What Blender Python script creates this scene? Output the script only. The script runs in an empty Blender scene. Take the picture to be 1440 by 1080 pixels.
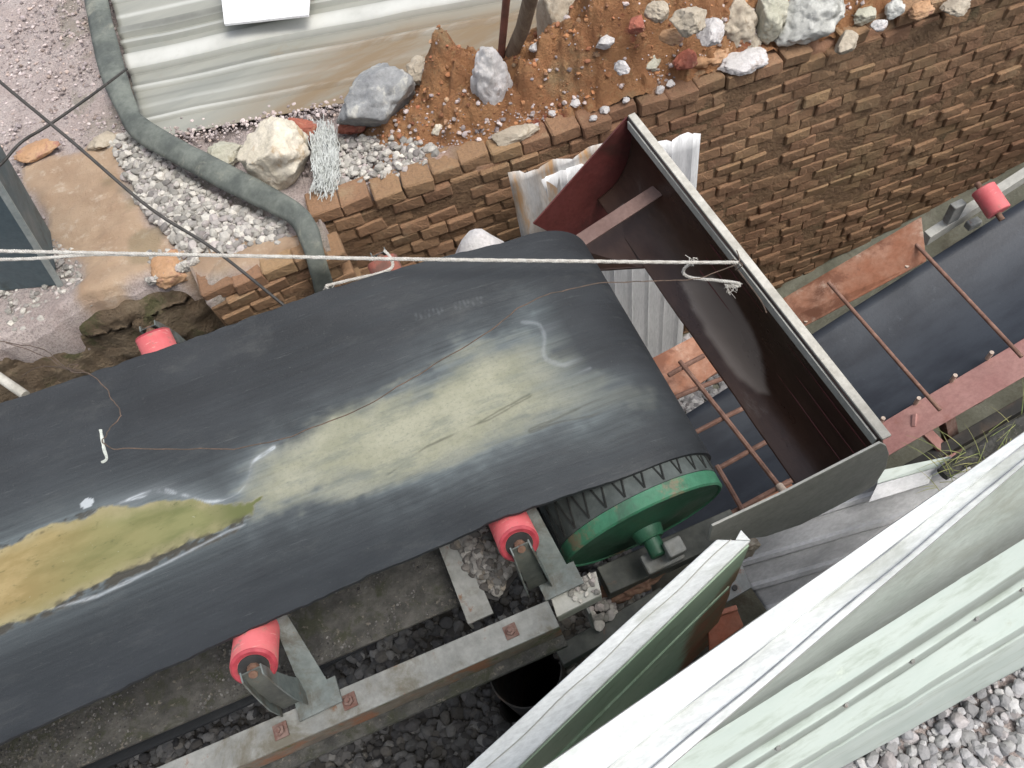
import bpy, bmesh, math, random
import numpy as np
from mathutils import Vector, Matrix

S = bpy.context.scene
COL = S.collection
RND = random.Random(7)
NR = np.random.RandomState(11)

# ------------------------------------------------------------------ camera
F_PX, CAM_H = 1080.0, 2.05
def _n(v):
    v = np.array(v, float); return v / np.linalg.norm(v)
ZC = -_n((180, 610, 1080)); YC = np.array((-841., -1650., 1080.)); YC = _n(YC - YC.dot(ZC) * ZC); XC = np.cross(YC, ZC)
if XC[0] < 0: XC = -XC
RW = np.array([XC, YC, ZC])              # image axes (x right, y down, z forward) -> world
ORG = np.array((0, 0, CAM_H))
cam_d = bpy.data.cameras.new('camera'); cam = bpy.data.objects.new('camera', cam_d); COL.objects.link(cam)
cam_d.sensor_width = 36.0; cam_d.lens = 36.0 * F_PX / 1440.0; cam_d.clip_start = 0.02; cam_d.clip_end = 1000
m = Matrix.Identity(4)
for i in range(3):
    m[i][0] = RW[i][0]; m[i][1] = -RW[i][1]; m[i][2] = -RW[i][2]
m[2][3] = CAM_H
cam.matrix_world = m
S.camera = cam

# ------------------------------------------------------------------ light
SUN_EL, SUN_AZ = 64.0, -44.0     # azimuth of the sun measured from +X towards +Y
w = bpy.data.worlds.new('World'); S.world = w; w.use_nodes = True
nt = w.node_tree
bg = nt.nodes['Background']
sky = nt.nodes.new('ShaderNodeTexSky'); sky.sky_type = 'NISHITA'; sky.sun_disc = False
sky.sun_elevation = math.radians(SUN_EL); sky.sun_rotation = math.radians(90 - SUN_AZ)
sky.air_density = 1.0; sky.dust_density = 3.5; sky.ozone_density = 0.6; sky.altitude = 0
hs = nt.nodes.new('ShaderNodeHueSaturation'); hs.inputs['Saturation'].default_value = 0.45   # thin overcast
nt.links.new(sky.outputs[0], hs.inputs['Color']); nt.links.new(hs.outputs[0], bg.inputs[0]); bg.inputs[1].default_value = 0.14
sd = bpy.data.lights.new('sun', 'SUN'); so = bpy.data.objects.new('sun', sd); COL.objects.link(so)
sd.energy = 1.35; sd.angle = math.radians(30); sd.color = (1.0, 0.97, 0.92)
e, a = math.radians(SUN_EL), math.radians(SUN_AZ)
so.rotation_euler = Vector((math.cos(e) * math.cos(a), math.cos(e) * math.sin(a), math.sin(e))).to_track_quat('Z', 'Y').to_euler()
S.view_settings.view_transform = 'Standard'; S.view_settings.look = 'None'
S.view_settings.exposure = 0.74; S.view_settings.gamma = 1.0
try: S.view_settings.use_curve_mapping = False
except Exception: pass

# ------------------------------------------------------------------ geometry helpers
def ray(x, y): return RW @ _n((x - 720, y - 540, F_PX))
def pz(x, y, z):
    d = ray(x, y); return ORG + d * (z - ORG[2]) / d[2]
def py_(x, y, yy):
    d = ray(x, y); return ORG + d * (yy - ORG[1]) / d[1]
def hit(x, y, zf, z0=0.4):
    z = z0
    for _ in range(12):
        p = pz(x, y, z); z = zf(p[0], p[1])
    return pz(x, y, z)

_G = NR.rand(64, 64, 64)
def vnoise(x, y, z=0.0):
    x = np.asarray(x, float); y = np.asarray(y, float); z = np.zeros_like(x) + z
    xi, yi, zi = np.floor(x).astype(int), np.floor(y).astype(int), np.floor(z).astype(int)
    fx, fy, fz = x - xi, y - yi, z - zi
    fx, fy, fz = [t * t * (3 - 2 * t) for t in (fx, fy, fz)]
    r = 0
    for a_ in (0, 1):
        for b_ in (0, 1):
            for c_ in (0, 1):
                wgt = (fx if a_ else 1 - fx) * (fy if b_ else 1 - fy) * (fz if c_ else 1 - fz)
                r = r + wgt * _G[(xi + a_) & 63, (yi + b_) & 63, (zi + c_) & 63]
    return r * 2 - 1
def fbm(x, y, z=0.0, o=4):
    r, am, f = 0, 1.0, 1.0
    for i in range(o):
        r = r + am * vnoise(np.asarray(x) * f + 7.3 * i, np.asarray(y) * f + 3.1 * i, np.asarray(z) * f + 1.7 * i)
        am *= 0.5; f *= 2.03
    return r

class MB:
    def __init__(s): s.v = []; s.f = []
    def add(s, vs, fs):
        o = len(s.v); s.v += [tuple(map(float, v)) for v in vs]; s.f += [tuple(i + o for i in f) for f in fs]; return s
    def box(s, c, size, rot=None, taper=1.0):
        c = np.array(c, float); hx, hy, hz = [q / 2 for q in size]
        P = []
        for z in (-1, 1):
            t = taper if z > 0 else 1.0
            for x, y in ((-1, -1), (1, -1), (1, 1), (-1, 1)): P.append(np.array((x * hx * t, y * hy * t, z * hz)))
        if rot is not None:
            R_ = np.array(rot) ; P = [R_ @ p for p in P]
        return s.add([c + p for p in P], [(3, 2, 1, 0), (4, 5, 6, 7), (0, 1, 5, 4), (1, 2, 6, 5), (2, 3, 7, 6), (3, 0, 4, 7)])
    def bar(s, a, b, wd, ht, up=(0, 0, 1)):
        a, b = np.array(a, float), np.array(b, float); d = b - a; L = np.linalg.norm(d); d = d / L
        side = _n(np.cross(d, up)); u = np.cross(side, d)
        return s.box((a + b) / 2, (L, wd, ht), np.array([d, -side, u]).T if False else np.column_stack([d, np.cross(u, d), u]))
    def prism(s, pts, ext):
        pts = [np.array(p, float) for p in pts]; ext = np.array(ext, float); k = len(pts)
        nrm = sum(np.cross(pts[i] - pts[0], pts[(i + 1) % k] - pts[0]) for i in range(1, k - 1))
        if np.dot(nrm, ext) > 0: pts = pts[::-1]
        vs = pts + [p + ext for p in pts]
        fs = [tuple(range(k)), tuple(reversed(range(k, 2 * k)))] + [((i + 1) % k, i, i + k, (i + 1) % k + k) for i in range(k)]
        return s.add(vs, fs)
    def tube(s, pts, r, n=8, cap=True):
        pts = [np.array(p, float) for p in pts]; k = len(pts)
        rs = r if hasattr(r, '__len__') else [r] * k
        vs = []; ref = np.array((0.13, 0.27, 1.0))
        t0 = _n(pts[1] - pts[0]); u = np.cross(t0, ref)
        if np.linalg.norm(u) < .1: u = np.cross(t0, (1, 0, 0))
        u = _n(u)
        for i in range(k):
            t = _n(pts[min(i + 1, k - 1)] - pts[max(i - 1, 0)])
            u = _n(u - np.dot(u, t) * t); v = np.cross(t, u)
            for j in range(n):
                an = 2 * math.pi * j / n; vs.append(pts[i] + rs[i] * (math.cos(an) * u + math.sin(an) * v))
        fs = [(i * n + j, i * n + (j + 1) % n, (i + 1) * n + (j + 1) % n, (i + 1) * n + j) for i in range(k - 1) for j in range(n)]
        if cap: fs += [tuple(reversed(range(n))), tuple(range((k - 1) * n, k * n))]
        return s.add(vs, fs)
    def lathe(s, o, axis, prof, n=32):
        """prof: (distance along axis, radius)"""
        axis = _n(axis); ref = np.array((0, 0, 1.0)) if abs(axis[2]) < .9 else np.array((1.0, 0, 0))
        u = _n(np.cross(axis, ref)); v = np.cross(axis, u); o = np.array(o, float); vs = []
        for d, r in prof:
            for j in range(n):
                an = 2 * math.pi * j / n; vs.append(o + axis * d + r * (math.cos(an) * u + math.sin(an) * v))
        k = len(prof)
        fs = [(i * n + j, i * n + (j + 1) % n, (i + 1) * n + (j + 1) % n, (i + 1) * n + j) for i in range(k - 1) for j in range(n)]
        if prof[0][1] > 1e-4: fs.append(tuple(reversed(range(n))))
        if prof[-1][1] > 1e-4: fs.append(tuple(range((k - 1) * n, k * n)))
        return s.add(vs, fs)
    def grid(s, P):
        a_, b_ = P.shape[:2]; o = len(s.v)
        s.v += [tuple(p) for p in P.reshape(-1, 3)]
        s.f += [(o + i * b_ + j, o + (i + 1) * b_ + j, o + (i + 1) * b_ + j + 1, o + i * b_ + j + 1) for i in range(a_ - 1) for j in range(b_ - 1)]
        return s

ROOT = {}
def tag(o, label=None, cat=None, group=None, kind=None):
    if label: o['label'] = label
    if cat: o['category'] = cat
    if group: o['group'] = group
    if kind: o['kind'] = kind
    return o
def thing(name, loc, label, cat, group=None):
    o = bpy.data.objects.new(name, None); COL.objects.link(o); o.location = loc; o.empty_display_size = .05
    ROOT[o.name] = np.array(loc, float); return tag(o, label, cat, group)
def obj(name, mb, mat, parent=None, smooth=None, bevel=0, solid=0, **kw):
    me = bpy.data.meshes.new(name)
    v = np.array(mb.v, float)
    loc = np.zeros(3)
    if parent is not None: loc = ROOT[parent.name]
    me.from_pydata((v - loc).tolist(), [], mb.f); me.update()
    me.materials.append(mat)
    o = bpy.data.objects.new(name, me); COL.objects.link(o)
    if parent is not None: o.parent = parent; ROOT[o.name] = loc
    else: ROOT[o.name] = loc
    if solid:
        md = o.modifiers.new('solid', 'SOLIDIFY'); md.thickness = solid; md.offset = 0
    if bevel:
        md = o.modifiers.new('bevel', 'BEVEL'); md.width = bevel; md.segments = 2; md.limit_method = 'ANGLE'; md.harden_normals = False
    if smooth:
        me.polygons.foreach_set('use_smooth', [True] * len(me.polygons)); me.set_sharp_from_angle(angle=math.radians(smooth))
    return tag(o, **kw) if kw else o
def fast_mesh(name, V, Fq, mat, kdim, smooth=False):
    """V (n,3), Fq (m,k) arrays"""
    me = bpy.data.meshes.new(name); me.vertices.add(len(V)); me.vertices.foreach_set('co', V.astype(np.float32).ravel())
    mm = len(Fq); me.loops.add(mm * kdim); me.polygons.add(mm)
    me.loops.foreach_set('vertex_index', Fq.astype(np.int32).ravel())
    me.polygons.foreach_set('loop_start', (np.arange(mm) * kdim).astype(np.int32))
    me.polygons.foreach_set('loop_total', np.full(mm, kdim, np.int32))
    me.polygons.foreach_set('use_smooth', np.full(mm, smooth, bool))
    me.update(calc_edges=True); me.materials.append(mat)
    o = bpy.data.objects.new(name, me); COL.objects.link(o); return o
def attr(o, name, arr):
    a_ = o.data.attributes.new(name, 'FLOAT', 'POINT'); a_.data.foreach_set('value', np.asarray(arr, np.float32).ravel())
def grid_faces(a_, b_):
    i = np.arange((a_ - 1) * (b_ - 1)); r, c = i // (b_ - 1), i % (b_ - 1); k = r * b_ + c
    return np.stack([k, k + b_, k + b_ + 1, k + 1], 1)
def poly_sd(P, poly):
    """signed distance to polygon, positive inside; P (n,2)"""
    poly = np.array(poly, float); n = len(poly); d = np.full(len(P), 1e9); ins = np.zeros(len(P), bool)
    for i in range(n):
        a_, b_ = poly[i], poly[(i + 1) % n]; e_ = b_ - a_
        t = np.clip(((P - a_) @ e_) / max(e_ @ e_, 1e-12), 0, 1); q = P - a_ - t[:, None] * e_
        d = np.minimum(d, np.hypot(q[:, 0], q[:, 1]))
        c = ((a_[1] > P[:, 1]) != (b_[1] > P[:, 1])) & (P[:, 0] < (b_[0] - a_[0]) * (P[:, 1] - a_[1]) / ((b_[1] - a_[1]) + 1e-12) + a_[0])
        ins ^= c
    return np.where(ins, d, -d)
def line_d(P, line):
    line = np.array(line, float); d = np.full(len(P), 1e9)
    for i in range(len(line) - 1):
        a_, b_ = line[i], line[i + 1]; e_ = b_ - a_
        t = np.clip(((P - a_) @ e_) / max(e_ @ e_, 1e-12), 0, 1); q = P - a_ - t[:, None] * e_
        d = np.minimum(d, np.hypot(q[:, 0], q[:, 1]))
    return d
def sstep(a_, b_, x):
    t = np.clip((x - a_) / (b_ - a_), 0, 1); return t * t * (3 - 2 * t)

# ------------------------------------------------------------------ materials
class NT:
    def __init__(s, name):
        s.m = bpy.data.materials.new(name); s.m.use_nodes = True; s.t = s.m.node_tree; s.b = s.t.nodes['Principled BSDF']
        s.tc = s.t.nodes.new('ShaderNodeTexCoord')
    def N(s, typ, **kw):
        n = s.t.nodes.new(typ)
        for k, v in kw.items():
            if k.startswith('i_'):
                n.inputs[int(k[2:])].default_value = v
            else: setattr(n, k, v)
        return n
    def L(s, a_, b_): s.t.links.new(a_, b_)
    def coord(s, scale=(1, 1, 1), src=None, rot=(0, 0, 0)):
        mp = s.N('ShaderNodeMapping'); mp.inputs['Scale'].default_value = scale; mp.inputs['Rotation'].default_value = rot
        s.L(src or s.tc.outputs['Object'], mp.inputs['Vector']); return mp.outputs[0]
    def noise(s, sc, det=6, rough=.6, vec=None, dist=0):
        n = s.N('ShaderNodeTexNoise'); n.inputs['Scale'].default_value = sc; n.inputs['Detail'].default_value = det
        n.inputs['Roughness'].default_value = rough; n.inputs['Distortion'].default_value = dist
        s.L(vec or s.tc.outputs['Object'], n.inputs['Vector']); return n.outputs[0]
    def ramp(s, fac, lo, hi, a_=0.0, b_=1.0):
        r = s.N('ShaderNodeMapRange'); r.inputs[1].default_value = lo; r.inputs[2].default_value = hi
        r.inputs[3].default_value = a_; r.inputs[4].default_value = b_; r.interpolation_type = 'SMOOTHSTEP'
        s.L(fac, r.inputs[0]); return r.outputs[0]
    def mix(s, fac, a_, b_):
        n = s.N('ShaderNodeMix', data_type='RGBA')
        for k, v in ((6, a_), (7, b_)):
            if isinstance(v, tuple): n.inputs[k].default_value = (*v[:3], 1)
            else: s.L(v, n.inputs[k])
        if isinstance(fac, (int, float)): n.inputs[0].default_value = fac
        else: s.L(fac, n.inputs[0])
        return n.outputs[2]
    def math(s, op, a_, b_=None):
        n = s.N('ShaderNodeMath', operation=op)
        for k, v in ((0, a_), (1, b_)):
            if v is None: continue
            if isinstance(v, (int, float)): n.inputs[k].default_value = v
            else: s.L(v, n.inputs[k])
        return n.outputs[0]
    def attr(s, name):
        n = s.N('ShaderNodeAttribute'); n.attribute_name = name; return n.outputs['Fac']
    def hsv(s, col, h=.5, sa=1., v=1.):
        n = s.N('ShaderNodeHueSaturation')
        for k, q in ((0, h), (1, sa), (2, v)):
            if isinstance(q, (int, float)): n.inputs[k].default_value = q
            else: s.L(q, n.inputs[k])
        s.L(col, n.inputs['Color']); return n.outputs[0]
    def done(s, col, rough=.8, metal=0., bump=None, bs=.3, bd=.005, spec=None):
        if isinstance(col, tuple): s.b.inputs['Base Color'].default_value = (*col[:3], 1)
        else: s.L(col, s.b.inputs['Base Color'])
        for k, v in (('Roughness', rough), ('Metallic', metal)):
            if isinstance(v, (int, float)): s.b.inputs[k].default_value = v
            else: s.L(v, s.b.inputs[k])
        if spec is not None: s.b.inputs['Specular IOR Level'].default_value = spec
        if bump is not None:
            n = s.N('ShaderNodeBump'); n.inputs['Strength'].default_value = bs; n.inputs['Distance'].default_value = bd
            s.L(bump, n.inputs['Height']); s.L(n.outputs[0], s.b.inputs['Normal'])
        return s.m

def weathered(name, c1, c2, c3=None, sc=8, t3=(.55, .68), sc3=5, rough=.7, metal=0., bs=.3, bd=.003, stretch=(1, 1, 1), fine=60, c4=None, t4=(.62, .7), sc4=22):
    n = NT(name); v = n.coord(stretch)
    col = n.mix(n.ramp(n.noise(sc, 8, .65, v), .35, .65), c1, c2)
    fn = n.noise(fine, 6, .7, v)
    col = n.mix(n.ramp(fn, .3, .75, 0, .55), col, n.hsv(col, .5, 1.1, .55))
    if c3 is not None: col = n.mix(n.ramp(n.noise(sc3, 9, .7, v, .4), *t3), col, c3)
    if c4 is not None: col = n.mix(n.ramp(n.noise(sc4, 9, .7, v, .2), *t4), col, c4)
    h = n.math('ADD', fn, n.noise(sc * 2, 6, .6, v))
    r = n.ramp(n.noise(sc * 1.7, 5, .6, v), .3, .7, max(0, rough - .12), min(1, rough + .12))
    return n.done(col, r, metal, h, bs, bd)

M = {}
M['rubber_strip'] = weathered('rubber_strip_mat', (.085, .095, .085), (.17, .185, .16), (.25, .25, .2), 7, rough=.75)
M['grey_steel'] = weathered('grey_steel_mat', (.17, .175, .165), (.25, .255, .24), (.10, .09, .065), 11, (.48, .66), 7, .65, 0, c4=(.16, .08, .045), t4=(.58, .68))
M['web'] = weathered('rusty_web_mat', (.13, .11, .085), (.20, .17, .13), (.20, .09, .045), 10, (.5, .62), 8, .85, 0, .6, .005, c4=(.07, .08, .03), t4=(.55, .66), sc4=12)
M['bolt'] = weathered('rusty_bolt_mat', (.13, .06, .045), (.19, .13, .11), None, 40, rough=.8)
M['tray'] = weathered('mossy_tray_mat', (.050, .049, .045), (.105, .102, .092), (.045, .047, .030), 22, (.48, .64), 18, .9, 0, 1., .01, c4=(.16, .145, .12), t4=(.57, .66), sc4=60)
M['bracket'] = weathered('bracket_paint_mat', (.105, .125, .12), (.17, .19, .18), (.075, .07, .055), 9, (.46, .62), 10, .6, c4=(.14, .09, .06), t4=(.58, .68))
M['bracket_dark'] = weathered('dark_bracket_mat', (.05, .055, .05), (.10, .105, .09), (.14, .08, .05), 12, (.58, .7), 15, .6)
n = NT('red_roller_mat'); gp_ = n.N('ShaderNodeNewGeometry').outputs['Position']; v = n.coord((1, 1, 1), gp_)
c = n.mix(n.ramp(n.noise(9, 7, .65, v), .35, .65), (.50, .085, .095), (.58, .135, .14))
c = n.mix(n.ramp(n.noise(13, 8, .75, v), .50, .66, 0, .8), c, (.34, .17, .13))
c = n.mix(n.ramp(n.noise(40, 6, .75, v), .58, .66, 0, .8), c, (.22, .15, .12))
c = n.mix(n.ramp(n.noise(24, 6, .7, n.coord((1, 9, 1), gp_)), .6, .68, 0, .6), c, (.70, .42, .38))
M['roller'] = n.done(c, .72, 0, n.noise(60, 6, .7, v), .4, .002)
M['roller_rusty'] = weathered('rusty_roller_mat', (.34, .10, .07), (.26, .12, .09), (.16, .08, .06), 14, (.45, .6), 18, .8)
M['roller_face'] = weathered('red_roller_face_mat', (.40, .05, .065), (.32, .04, .055), (.18, .08, .06), 14, (.5, .65), 18, rough=.65)
M['shaft_rust'] = weathered('rusty_shaft_mat', (.12, .06, .04), (.20, .12, .08), (.05, .03, .025), 40, rough=.85)
M['green'] = weathered('green_paint_mat', (.032, .15, .08), (.06, .205, .12), (.03, .075, .045), 7, (.5, .68), 9, .6, 0, .4, c4=(.16, .13, .08), t4=(.52, .66), sc4=14)
M['green_dark'] = weathered('green_disc_mat', (.018, .085, .045), (.032, .125, .07), (.06, .065, .04), 5, (.5, .7), 7, .5, 0, .3)
M['lagging'] = weathered('lagging_rubber_mat', (.045, .055, .052), (.085, .10, .095), None, 12, rough=.7)
M['groove'] = weathered('lagging_groove_mat', (.012, .014, .013), (.02, .022, .02), None, 12, rough=.9)
M['hood_in'] = weathered('hood_steel_mat', (.036, .019, .014), (.062, .034, .024), (.10, .08, .068), 3, (.56, .62), 2.2, .36, 0, .25, .003, (1, .45, 1), c4=(.10, .08, .05), t4=(.68, .74), sc4=9)
_m = M['hood_in']; _t = _m.node_tree; _b = _t.nodes['Principled BSDF']; _src = _b.inputs['Base Color'].links[0].from_socket
_a = _t.nodes.new('ShaderNodeAttribute'); _a.attribute_name = 'bare'; _x = _t.nodes.new('ShaderNodeMix'); _x.data_type = 'RGBA'; _t.links.new(_a.outputs['Fac'], _x.inputs[0]); _t.links.new(_src, _x.inputs[6]); _x.inputs[7].default_value = (.19, .16, .14, 1); _t.links.new(_x.outputs[2], _b.inputs['Base Color'])
M['hood_red'] = weathered('dark_red_plate_mat', (.105, .026, .024), (.14, .036, .032), (.05, .020, .016), 4, (.5, .7), 3, .6)
M['hood_grey'] = weathered('hood_side_mat', (.40, .395, .35), (.47, .465, .42), (.30, .295, .26), 5, (.5, .7), 4, .6)
M['cross'] = weathered('cross_bar_mat', (.15, .09, .075), (.20, .13, .11), None, 8, rough=.6)
M['rim'] = weathered('hood_rim_mat', (.42, .40, .345), (.56, .54, .48), (.27, .24, .19), 14, (.6, .7), 10, .7)
M['rust_orange'] = weathered('orange_rust_mat', (.33, .14, .08), (.42, .235, .16), (.20, .085, .05), 9, (.47, .6), 8, .8, c4=(.50, .37, .29), t4=(.56, .68), sc4=9)
M['rust_pink'] = weathered('pink_primer_mat', (.38, .19, .17), (.45, .25, .22), (.30, .13, .095), 5, (.55, .7), 6, .65)
M['rod'] = weathered('rebar_mat', (.17, .09, .065), (.26, .15, .11), (.10, .055, .04), 25, rough=.8)
M['pale_bolt'] = weathered('pale_bolt_mat', (.55, .45, .36), (.45, .36, .3), None, 30, rough=.6)
M['white_sheet'] = weathered('white_sheet_mat', (.80, .81, .81), (.88, .885, .89), (.64, .65, .65), 5, (.56, .7), 7, .4, .0, .15, .002, (3, 3, .35), c4=(.42, .26, .13), t4=(.68, .78), sc4=4)
M['dirty_sheet'] = weathered('dirty_sheet_mat', (.62, .62, .61), (.50, .43, .36), (.52, .31, .15), 5, (.52, .66), 5, .5, 0, .2, .002, (3, 3, .5))
M['grey_sheet'] = weathered('grey_sheet_mat', (.56, .565, .57), (.44, .445, .45), (.30, .305, .31), 4, (.5, .7), 4, .4, .0, .2, .003, (1, 2.5, 1), c4=(.33, .14, .07), t4=(.70, .78), sc4=4)
M['mint_shade'] = weathered('mint_shade_mat', (.27, .31, .27), (.34, .38, .34), (.22, .24, .2), 5, (.5, .7), 5, .5, 0, .1, .002, (1, 3, 3))  # mint greyed down to the shade below the fence cap
n = NT('mint_paint_mat'); v = n.coord((1, 4, 4), rot=(0, 0, math.radians(-8)))
c = n.mix(n.ramp(n.noise(3, 8, .65, v), .35, .65), (.40, .465, .42), (.49, .55, .505))
c = n.mix(n.ramp(n.noise(6, 8, .7, v), .46, .68, 0, .75), c, (.26, .31, .25))
c = n.mix(n.ramp(n.noise(25, 7, .75), .60, .70, 0, .7), c, (.52, .58, .50))
c = n.mix(n.ramp(n.noise(11, 8, .7), .62, .74, 0, .8), c, (.30, .30, .22))
c = n.mix(n.math('MULTIPLY', n.attr('rib_shade'), n.ramp(n.noise(14, 6, .6), .2, .6, .6, 1)), c, (.13, .15, .125))  # attribute darkens the rib steps as painted shade, broken up by noise
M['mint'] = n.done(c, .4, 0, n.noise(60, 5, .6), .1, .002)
M['cap_white'] = weathered('white_cap_mat', (.62, .64, .62), (.74, .76, .74), (.44, .46, .42), 5, (.48, .70), 6, .5, 0, .1, .002, (1, 3, 3))
n = NT('green_panel_mat')
c = n.mix(n.ramp(n.noise(4, 8, .65), .35, .65), (.34, .47, .33), (.42, .54, .40))
c = n.mix(n.ramp(n.noise(14, 8, .75), .5, .68, 0, .7), c, (.22, .30, .18))
c = n.mix(n.ramp(n.math('ADD', n.attr('rust'), n.math('MULTIPLY', n.noise(7, 8, .75), .8)), .62, .95), c, n.mix(n.ramp(n.noise(20, 6, .7), .4, .6), (.30, .13, .07), (.20, .15, .08)))
M['green_panel'] = n.done(c, .55, 0, n.noise(50, 6, .7), .3, .002)
M['rope'] = weathered('white_rope_mat', (.62, .60, .55), (.48, .45, .4), None, 60, rough=.85, fine=300, bs=.8)
M['wire'] = weathered('rusty_wire_mat', (.13, .085, .06), (.08, .06, .045), None, 30, rough=.75)
M['cable'] = weathered('black_cable_mat', (.03, .028, .025), (.05, .045, .04), None, 30, rough=.6)
M['cloth'] = weathered('rag_mat', (.55, .58, .52), (.4, .42, .38), None, 30, rough=.9)
M['blue_post'] = weathered('blue_grey_post_mat', (.08, .115, .13), (.11, .15, .165), (.055, .07, .07), 4, rough=.55)
M['pale_edge'] = weathered('pale_edge_mat', (.32, .36, .35), (.42, .45, .43), None, 12, rough=.6)
M['wood'] = weathered('old_wood_mat', (.16, .11, .075), (.25, .19, .13), (.10, .06, .04), 10, rough=.85, stretch=(4, 4, .5))
M['red_pole'] = weathered('red_pole_mat', (.20, .075, .05), (.14, .06, .04), None, 14, rough=.8)
M['sheet_field'] = weathered('yard_sheet_mat', (.27, .275, .265), (.34, .34, .31), (.22, .205, .165), 2.2, (.5, .68), 3, .42, .0, .15, .003, (.5, 2.5, 1), c4=(.44, .45, .44), t4=(.6, .72), sc4=3)
M['sheet_brown'] = weathered('brown_film_sheet_mat', (.24, .21, .15), (.31, .285, .22), (.18, .135, .085), 3, (.5, .66), 4, .5, 0, .15, .003, (.5, 3, 1))
M['film'] = weathered('dusty_film_mat', (.21, .205, .185), (.25, .245, .22), None, 3, rough=.4)
M['crease_shade'] = weathered('crease_shade_mat', (.16, .17, .18), (.30, .31, .32), None, 14, rough=.8)  # dark tone for the shaded folds of the fence cap
M['white_board'] = weathered('white_board_mat', (.85, .86, .87), (.9, .9, .9), (.6, .6, .6), 3, (.62, .72), 8, .5)
M['black_steel'] = weathered('black_steel_mat', (.02, .02, .02), (.045, .04, .035), (.07, .045, .03), 9, (.5, .7), 9, .7)
M['fibre'] = weathered('sack_fibre_mat', (.60, .62, .60), (.50, .52, .49), None, 30, rough=.9)
M['grass'] = weathered('dry_grass_mat', (.35, .33, .14), (.18, .24, .08), None, 20, rough=.8)
M['red_part'] = weathered('red_orange_angle_mat', (.55, .17, .10), (.48, .2, .13), (.33, .14, .09), 8, rough=.6)

def stone_mat(name, cols, rough=.9, vlo=.55, vhi=1.25, fine=90, bs=.5):
    n = NT(name); g = n.N('ShaderNodeNewGeometry'); oi = n.N('ShaderNodeObjectInfo')
    r = n.math('FRACT', n.math('ADD', g.outputs['Random Per Island'], oi.outputs['Random']))
    cr = n.N('ShaderNodeValToRGB'); cr.color_ramp.interpolation = 'LINEAR'
    el = cr.color_ramp.elements
    while len(el) < len(cols): el.new(.5)
    for i, c in enumerate(cols): el[i].position = i / (len(cols) - 1); el[i].color = (*c, 1)
    n.L(r, cr.inputs[0])
    r2 = n.math('FRACT', n.math('MULTIPLY', r, 17.31))
    col = n.hsv(cr.outputs[0], .5, 1., n.ramp(r2, 0, 1, vlo, vhi))
    fn = n.noise(fine, 7, .7)
    col = n.mix(n.ramp(fn, .4, .7, 0, .6), col, n.hsv(col, .5, .9, .62))
    return n, col, fn
n, c, f_ = stone_mat('pale_gravel_mat', [(.46, .44, .39), (.37, .35, .32), (.54, .51, .45), (.31, .29, .27), (.44, .39, .37)])
M['gravel_white'] = n.done(c, .9, 0, f_, .5, .003)
n, c, f_ = stone_mat('grey_gravel_mat', [(.42, .41, .41), (.33, .325, .33), (.50, .49, .475), (.28, .275, .28), (.46, .42, .41)])
M['gravel_grey'] = n.done(c, .9, 0, f_, .5, .003)
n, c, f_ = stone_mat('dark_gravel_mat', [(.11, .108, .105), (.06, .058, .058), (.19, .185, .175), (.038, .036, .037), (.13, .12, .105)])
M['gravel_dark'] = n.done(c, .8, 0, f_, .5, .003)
n, c, f_ = stone_mat('mid_gravel_mat', [(.22, .21, .19), (.15, .145, .135), (.30, .285, .26), (.12, .11, .10), (.24, .21, .17)])
M['gravel_mid'] = n.done(c, .9, 0, f_, .5, .003)
n, c, f_ = stone_mat('pink_grit_mat', [(.50, .42, .39), (.40, .34, .33), (.58, .50, .47), (.33, .28, .28), (.46, .36, .30)])
M['grit'] = n.done(c, .95, 0, f_, .5, .003)
# brick
n, c, f_ = stone_mat('brick_mat', [(.285, .175, .095), (.27, .155, .085), (.295, .19, .10), (.262, .145, .082), (.29, .178, .095), (.275, .155, .088)], vlo=.95, vhi=1.2, fine=70)
c = n.mix(n.ramp(n.noise(2.3, 7, .65, n.coord((1, 1, 1), n.N('ShaderNodeNewGeometry').outputs['Position'])), .52, .68, 0, .4), c, (.15, .13, .06))
c = n.mix(n.ramp(n.noise(7, 7, .7, n.coord((1, 1, 1), n.N('ShaderNodeNewGeometry').outputs['Position'])), .54, .70, 0, .6), c, (.34, .25, .15))
c = n.mix(n.ramp(n.noise(1.1, 5, .6, n.coord((1, 1, 1), n.N('ShaderNodeNewGeometry').outputs['Position'])), .45, .62, 0, .5), c, (.21, .105, .062))
M['brick'] = n.done(c, .92, 0, n.math('ADD', f_, n.noise(28, 5, .7)), 1.0, .009)
n, c, f_ = stone_mat('clod_mat', [(.40, .185, .08), (.35, .15, .065), (.43, .22, .10), (.32, .12, .06), (.44, .30, .18)])
M['clod'] = n.done(c, .95, 0, f_, .6, .004)
M['mortar'] = weathered('mortar_mat', (.21, .125, .07), (.27, .17, .095), (.14, .105, .055), 25, rough=.95, bs=.9, bd=.02)
M['bank'] = weathered('mossy_bank_mat', (.15, .105, .065), (.21, .16, .105), (.095, .09, .04), 6, (.54, .66), 7, .95, 0, 1., .02, c4=(.11, .115, .05), t4=(.64, .72), sc4=16)

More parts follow.
